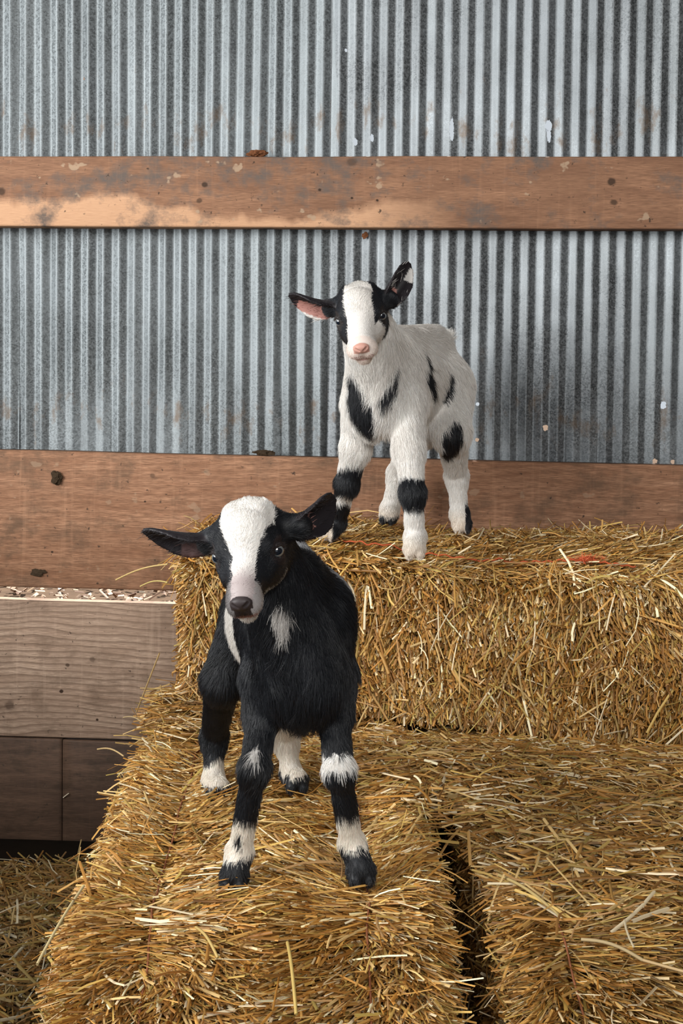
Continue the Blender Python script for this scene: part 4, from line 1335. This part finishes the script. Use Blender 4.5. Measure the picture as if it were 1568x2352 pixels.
def paint2(P, grp, S, hair, skin):
    """black kid with a white belt, blaze and feet"""
    n = len(P)
    lp = S['_hl'](P)
    x, y, z = lp[:, 0], lp[:, 1], lp[:, 2]
    j = jit(P, hair)
    C = np.tile(BLACK, (n, 1)) * (1 + .5 * vnoise(P, .03, 9))[:, None]
    h = P[:, 2] - S['ground'](P)
    t = (np.array([S['fore'][0], S['fore'][1], 0]) - P * [1, 1, 0]) @ S['_A']
    body = np.isin(grp, ['trunk', 'shoulder', 'haunch', 'rump', 'chest', 'neck'])
    belt = body & (t + j * 2 > .070) & (t + j * 2 < S['_LT'] * .68) & (h > .14)
    C[belt] = WHITE * .97
    bk = body & (t + j * 2 > .02) & (t < .2) & (h > .352 + j * 2)
    C[bk] = np.array([.34, .34, .35])
    def band(g, lo, hi, c, cond=True):
        m = (grp == g) & (h + j * 1.8 > lo) & (h + j * 1.8 < hi) & cond
        C[m] = c
    fx = lambda key: (P - S['legs'][key]['hoof'])[:, 0]
    tint = WHITE * [1, .95, .88]
    band('leg_fr', .038, .088, tint)
    band('leg_fl', .042, .086, tint)
    band('leg_fl', .150, .170, WHITE)
    band('leg_hr', .020, .046, tint)
    m = (grp == 'leg_hl') & (h + j * 1.8 > .026); C[m] = tint
    m = (grp == 'haunch') & (((P - S['_tp'](0, 0, 0)) @ S['_Lf']) > .01) & (h < .22); C[m] = tint
    for (pts, r, c) in S['spots']:
        for (a, b), (ra, rb) in zip(zip(pts[:-1], pts[1:]), zip(r[:-1], r[1:])):
            d = cone_d(P.astype(np.float32), a, b, ra, rb)
            C[(d + j < 0) & ~np.isin(grp, ['head', 'muzzle', 'chin', 'nose', 'ear_0', 'ear_1'])] = c
    hd = np.isin(grp, ['head', 'jaw', 'muzzle', 'chin', 'nose'])
    w = np.interp(x, [-.085, -.07, -.05, -.02, .0, .02, .035, .055, .075], [.020, .030, .034, .0340, .0270, .0190, .0140, .0120, .0120])
    wh = hd & (np.abs(y - .002) + j * .8 < w) & (z > -.012) & (x > -.082)
    C[wh] = WHITE
    mz = wh & (x > .040)
    f = np.clip((x[mz] - .040) / .02, 0, 1)[:, None]
    C[mz] = WHITE * (1 - f) + GREY * [1.1, 1.0, 1.0] * f
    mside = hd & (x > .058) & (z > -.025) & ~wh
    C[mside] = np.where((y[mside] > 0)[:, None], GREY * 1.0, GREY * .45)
    low = hd & (x > .030) & (z < -.0285 + j)
    C[low] = WHITE * .85
    jl = hd & (z < -.030 + j) & (y > -.004) & (x > -.01) & (x < .045)
    C[jl] = WHITE * .55
    eyer = hd & (np.minimum(np.linalg.norm(lp - [.003, .0385, .0045], axis=1), np.linalg.norm(lp - [.003, -.0385, .0045], axis=1)) < .0175)
    C[eyer] = np.array([.030, .022, .022])
    nose = (grp == 'nose') | ((x > .0825) & (np.abs(y) < .0135) & (z > -.014))
    C[nose & hd] = np.array([.050, .038, .038])
    C[hd & (x > .078) & (z < -.012) & (z > -.024) & (np.abs(y) < .010)] = np.array([.030, .022, .022])
    lipm = hd & (x > .058) & (z < -.0235) & (z > -.0315) & (np.abs(y) < .020)
    C[lipm] = np.array([0.42, 0.21, 0.18])
    C = ear_paint(P, grp, S, C, None, [lambda u, v: (u < .45) & (v * S['esign'] > .35), lambda u, v: (u < .33) & (np.abs(v) < .5)])
    m = grp == 'ear_0'
    pk = m & (C[:, 0] > .3)
    C[pk] = np.array([.11, .06, .055])
    lm = np.where(hd & (x < -.05) & (z > .02), 1.5, 1.0)
    if skin: C = C * .85
    return np.clip(C, 0, 1), lm

def ground_from(legs):
    """plane through the four hooves"""
    P = np.array([J['hoof'] for J in legs.values()])
    M = np.c_[P[:, 0], P[:, 1], np.ones(4)]
    k, *_ = np.linalg.lstsq(M, P[:, 2], rcond=None)
    return lambda Q: Q[:, 0] * k[0] + Q[:, 1] * k[1] + k[2]

# ---- the white kid on the upper bale
legs1 = {
    'fl': dict(elbow=at(938, 1030, 2.225), knee=at(948, 1128, 2.185), fetlock=at(953, 1232, 2.195), hoof=at(951, 1281, 2.17), dir=(.02, -1, 0)),
    'fr': dict(elbow=at(818, 1022, 2.295), knee=at(797, 1108, 2.315), fetlock=at(772, 1200, 2.365), hoof=at(758, 1240, 2.35), dir=(-.35, -1, 0)),
    'hl': dict(knee=at(1036, 990, 2.38), hock=at(1048, 1090, 2.47), fetlock=at(1055, 1180, 2.45), hoof=at(1060, 1222, 2.43), dir=(.1, -1, 0)),
    'hr': dict(knee=at(960, 985, 2.42), hock=at(915, 1085, 2.515), fetlock=at(895, 1168, 2.51), hoof=at(893, 1202, 2.49), dir=(-.3, -1, 0)),
}
fore1 = (at(876, 1250, 2.285)); hind1 = (at(988, 1215, 2.475))
S1 = dict(seed=5, tuft=1, up=.020, bw=.98, fore=fore1, hind=hind1, legs=legs1, head=at(829, 736, 2.135), hs=.95, F=(.03, -.85, -.53), R=(.98, 0.02, .19),
          ears=[dict(base=at(768, 708, 2.165), tip=at(665, 682, 2.16), open=(-.15, -.62, -.80), w=.0210, curl=.8),
                dict(base=at(890, 694, 2.165), tip=at(941, 605, 2.19), open=(.55, -.85, .10), w=.0200, curl=.8)],
          esign=1, esign1=-1, pale=('fl', 'fr'))
S1['ground'] = ground_from(legs1)
S1['spots'] = [
    [[(803, 858, 7), (812, 900, 27), (822, 940, 33), (846, 985, 22)]],
    [[(912, 840, 6), (910, 888, 11)]],
    [[(900, 880, 13), (882, 925, 13)]],
    [[(972, 808, 6), (982, 858, 17), (996, 905, 11)]],
    [[(1032, 856, 8), (1024, 905, 16)]],
    [[(1050, 975, 14), (1040, 1012, 28), (1022, 1042, 18)]],
]
goat1, K1 = build_kid('goat_kid', 'white kid goat with black blotches standing on the upper straw bale', S1, paint1)
print('goat1', round(time.time() - T0, 1))

# ---- the black kid on the lower left bale
legs2 = {
    'fr': dict(elbow=at(605, 1630, 1.585), knee=at(585, 1760, 1.535), fetlock=at(550, 1955, 1.56), hoof=at(538, 2040, 1.545), dir=(-.12, -1, 0)),
    'fl': dict(elbow=at(765, 1625, 1.585), knee=at(778, 1765, 1.545), fetlock=at(808, 1935, 1.575), hoof=at(828, 2028, 1.56), dir=(.22, -1, 0)),
    'hr': dict(knee=at(512, 1560, 1.83), hock=at(492, 1690, 1.93), fetlock=at(490, 1790, 1.90), hoof=at(500, 1836, 1.87), dir=(.15, -1, 0)),
    'hl': dict(knee=at(650, 1550, 1.83), hock=at(655, 1690, 1.94), fetlock=at(668, 1775, 1.92), hoof=at(680, 1816, 1.90), dir=(.2, -1, 0)),
}
fore2 = at(683, 2030, 1.60); hind2 = at(626, 1830, 1.865)
fore2[2] = (legs2['fr']['hoof'][2] + legs2['fl']['hoof'][2]) / 2
hind2[2] = (legs2['hr']['hoof'][2] + legs2['hl']['hoof'][2]) / 2
S2 = dict(seed=9, up=.040, bw=.91, midw=1.28, sw=1, lg=.82, mw=.78, fore=fore2, hind=hind2, legs=legs2, head=at(571, 1277, 1.455), hs=.94, F=(-.01, -.86, -.46), R=(.98, -.05, .165),
          ears=[dict(base=at(492, 1243, 1.505), tip=at(331, 1226, 1.50), open=(-.10, -.62, -.80), w=.0205, curl=.7),
                dict(base=at(682, 1215, 1.480), tip=at(772, 1145, 1.535), open=(.25, -.95, -.25), w=.0200, curl=.8)],
          esign=1, esign1=1, pale=())
S2['ground'] = ground_from(legs2)
S2['spots'] = [
    [[(650, 1395, 20), (655, 1470, 9)], WHITE * .7],
    [[(546, 1927, 15), (550, 1937, 16)], BLACK],
    [[(592, 1700, 5), (584, 1735, 12)], WHITE * .6],
    [[(735, 1690, 10), (742, 1720, 14)], WHITE],
]
goat2, K2 = build_kid('goat_kid', 'black kid goat with white blaze and white feet standing on the lower left straw bale', S2, paint2)
print('goat2', round(time.time() - T0, 1))
for k, J in legs1.items(): print('G1', k, np.round(J['hoof'], 3), 'bale top', round(top_z_back(J['hoof'][0], J['hoof'][1]), 3))
for k, J in legs2.items(): print('G2', k, np.round(J['hoof'], 3))
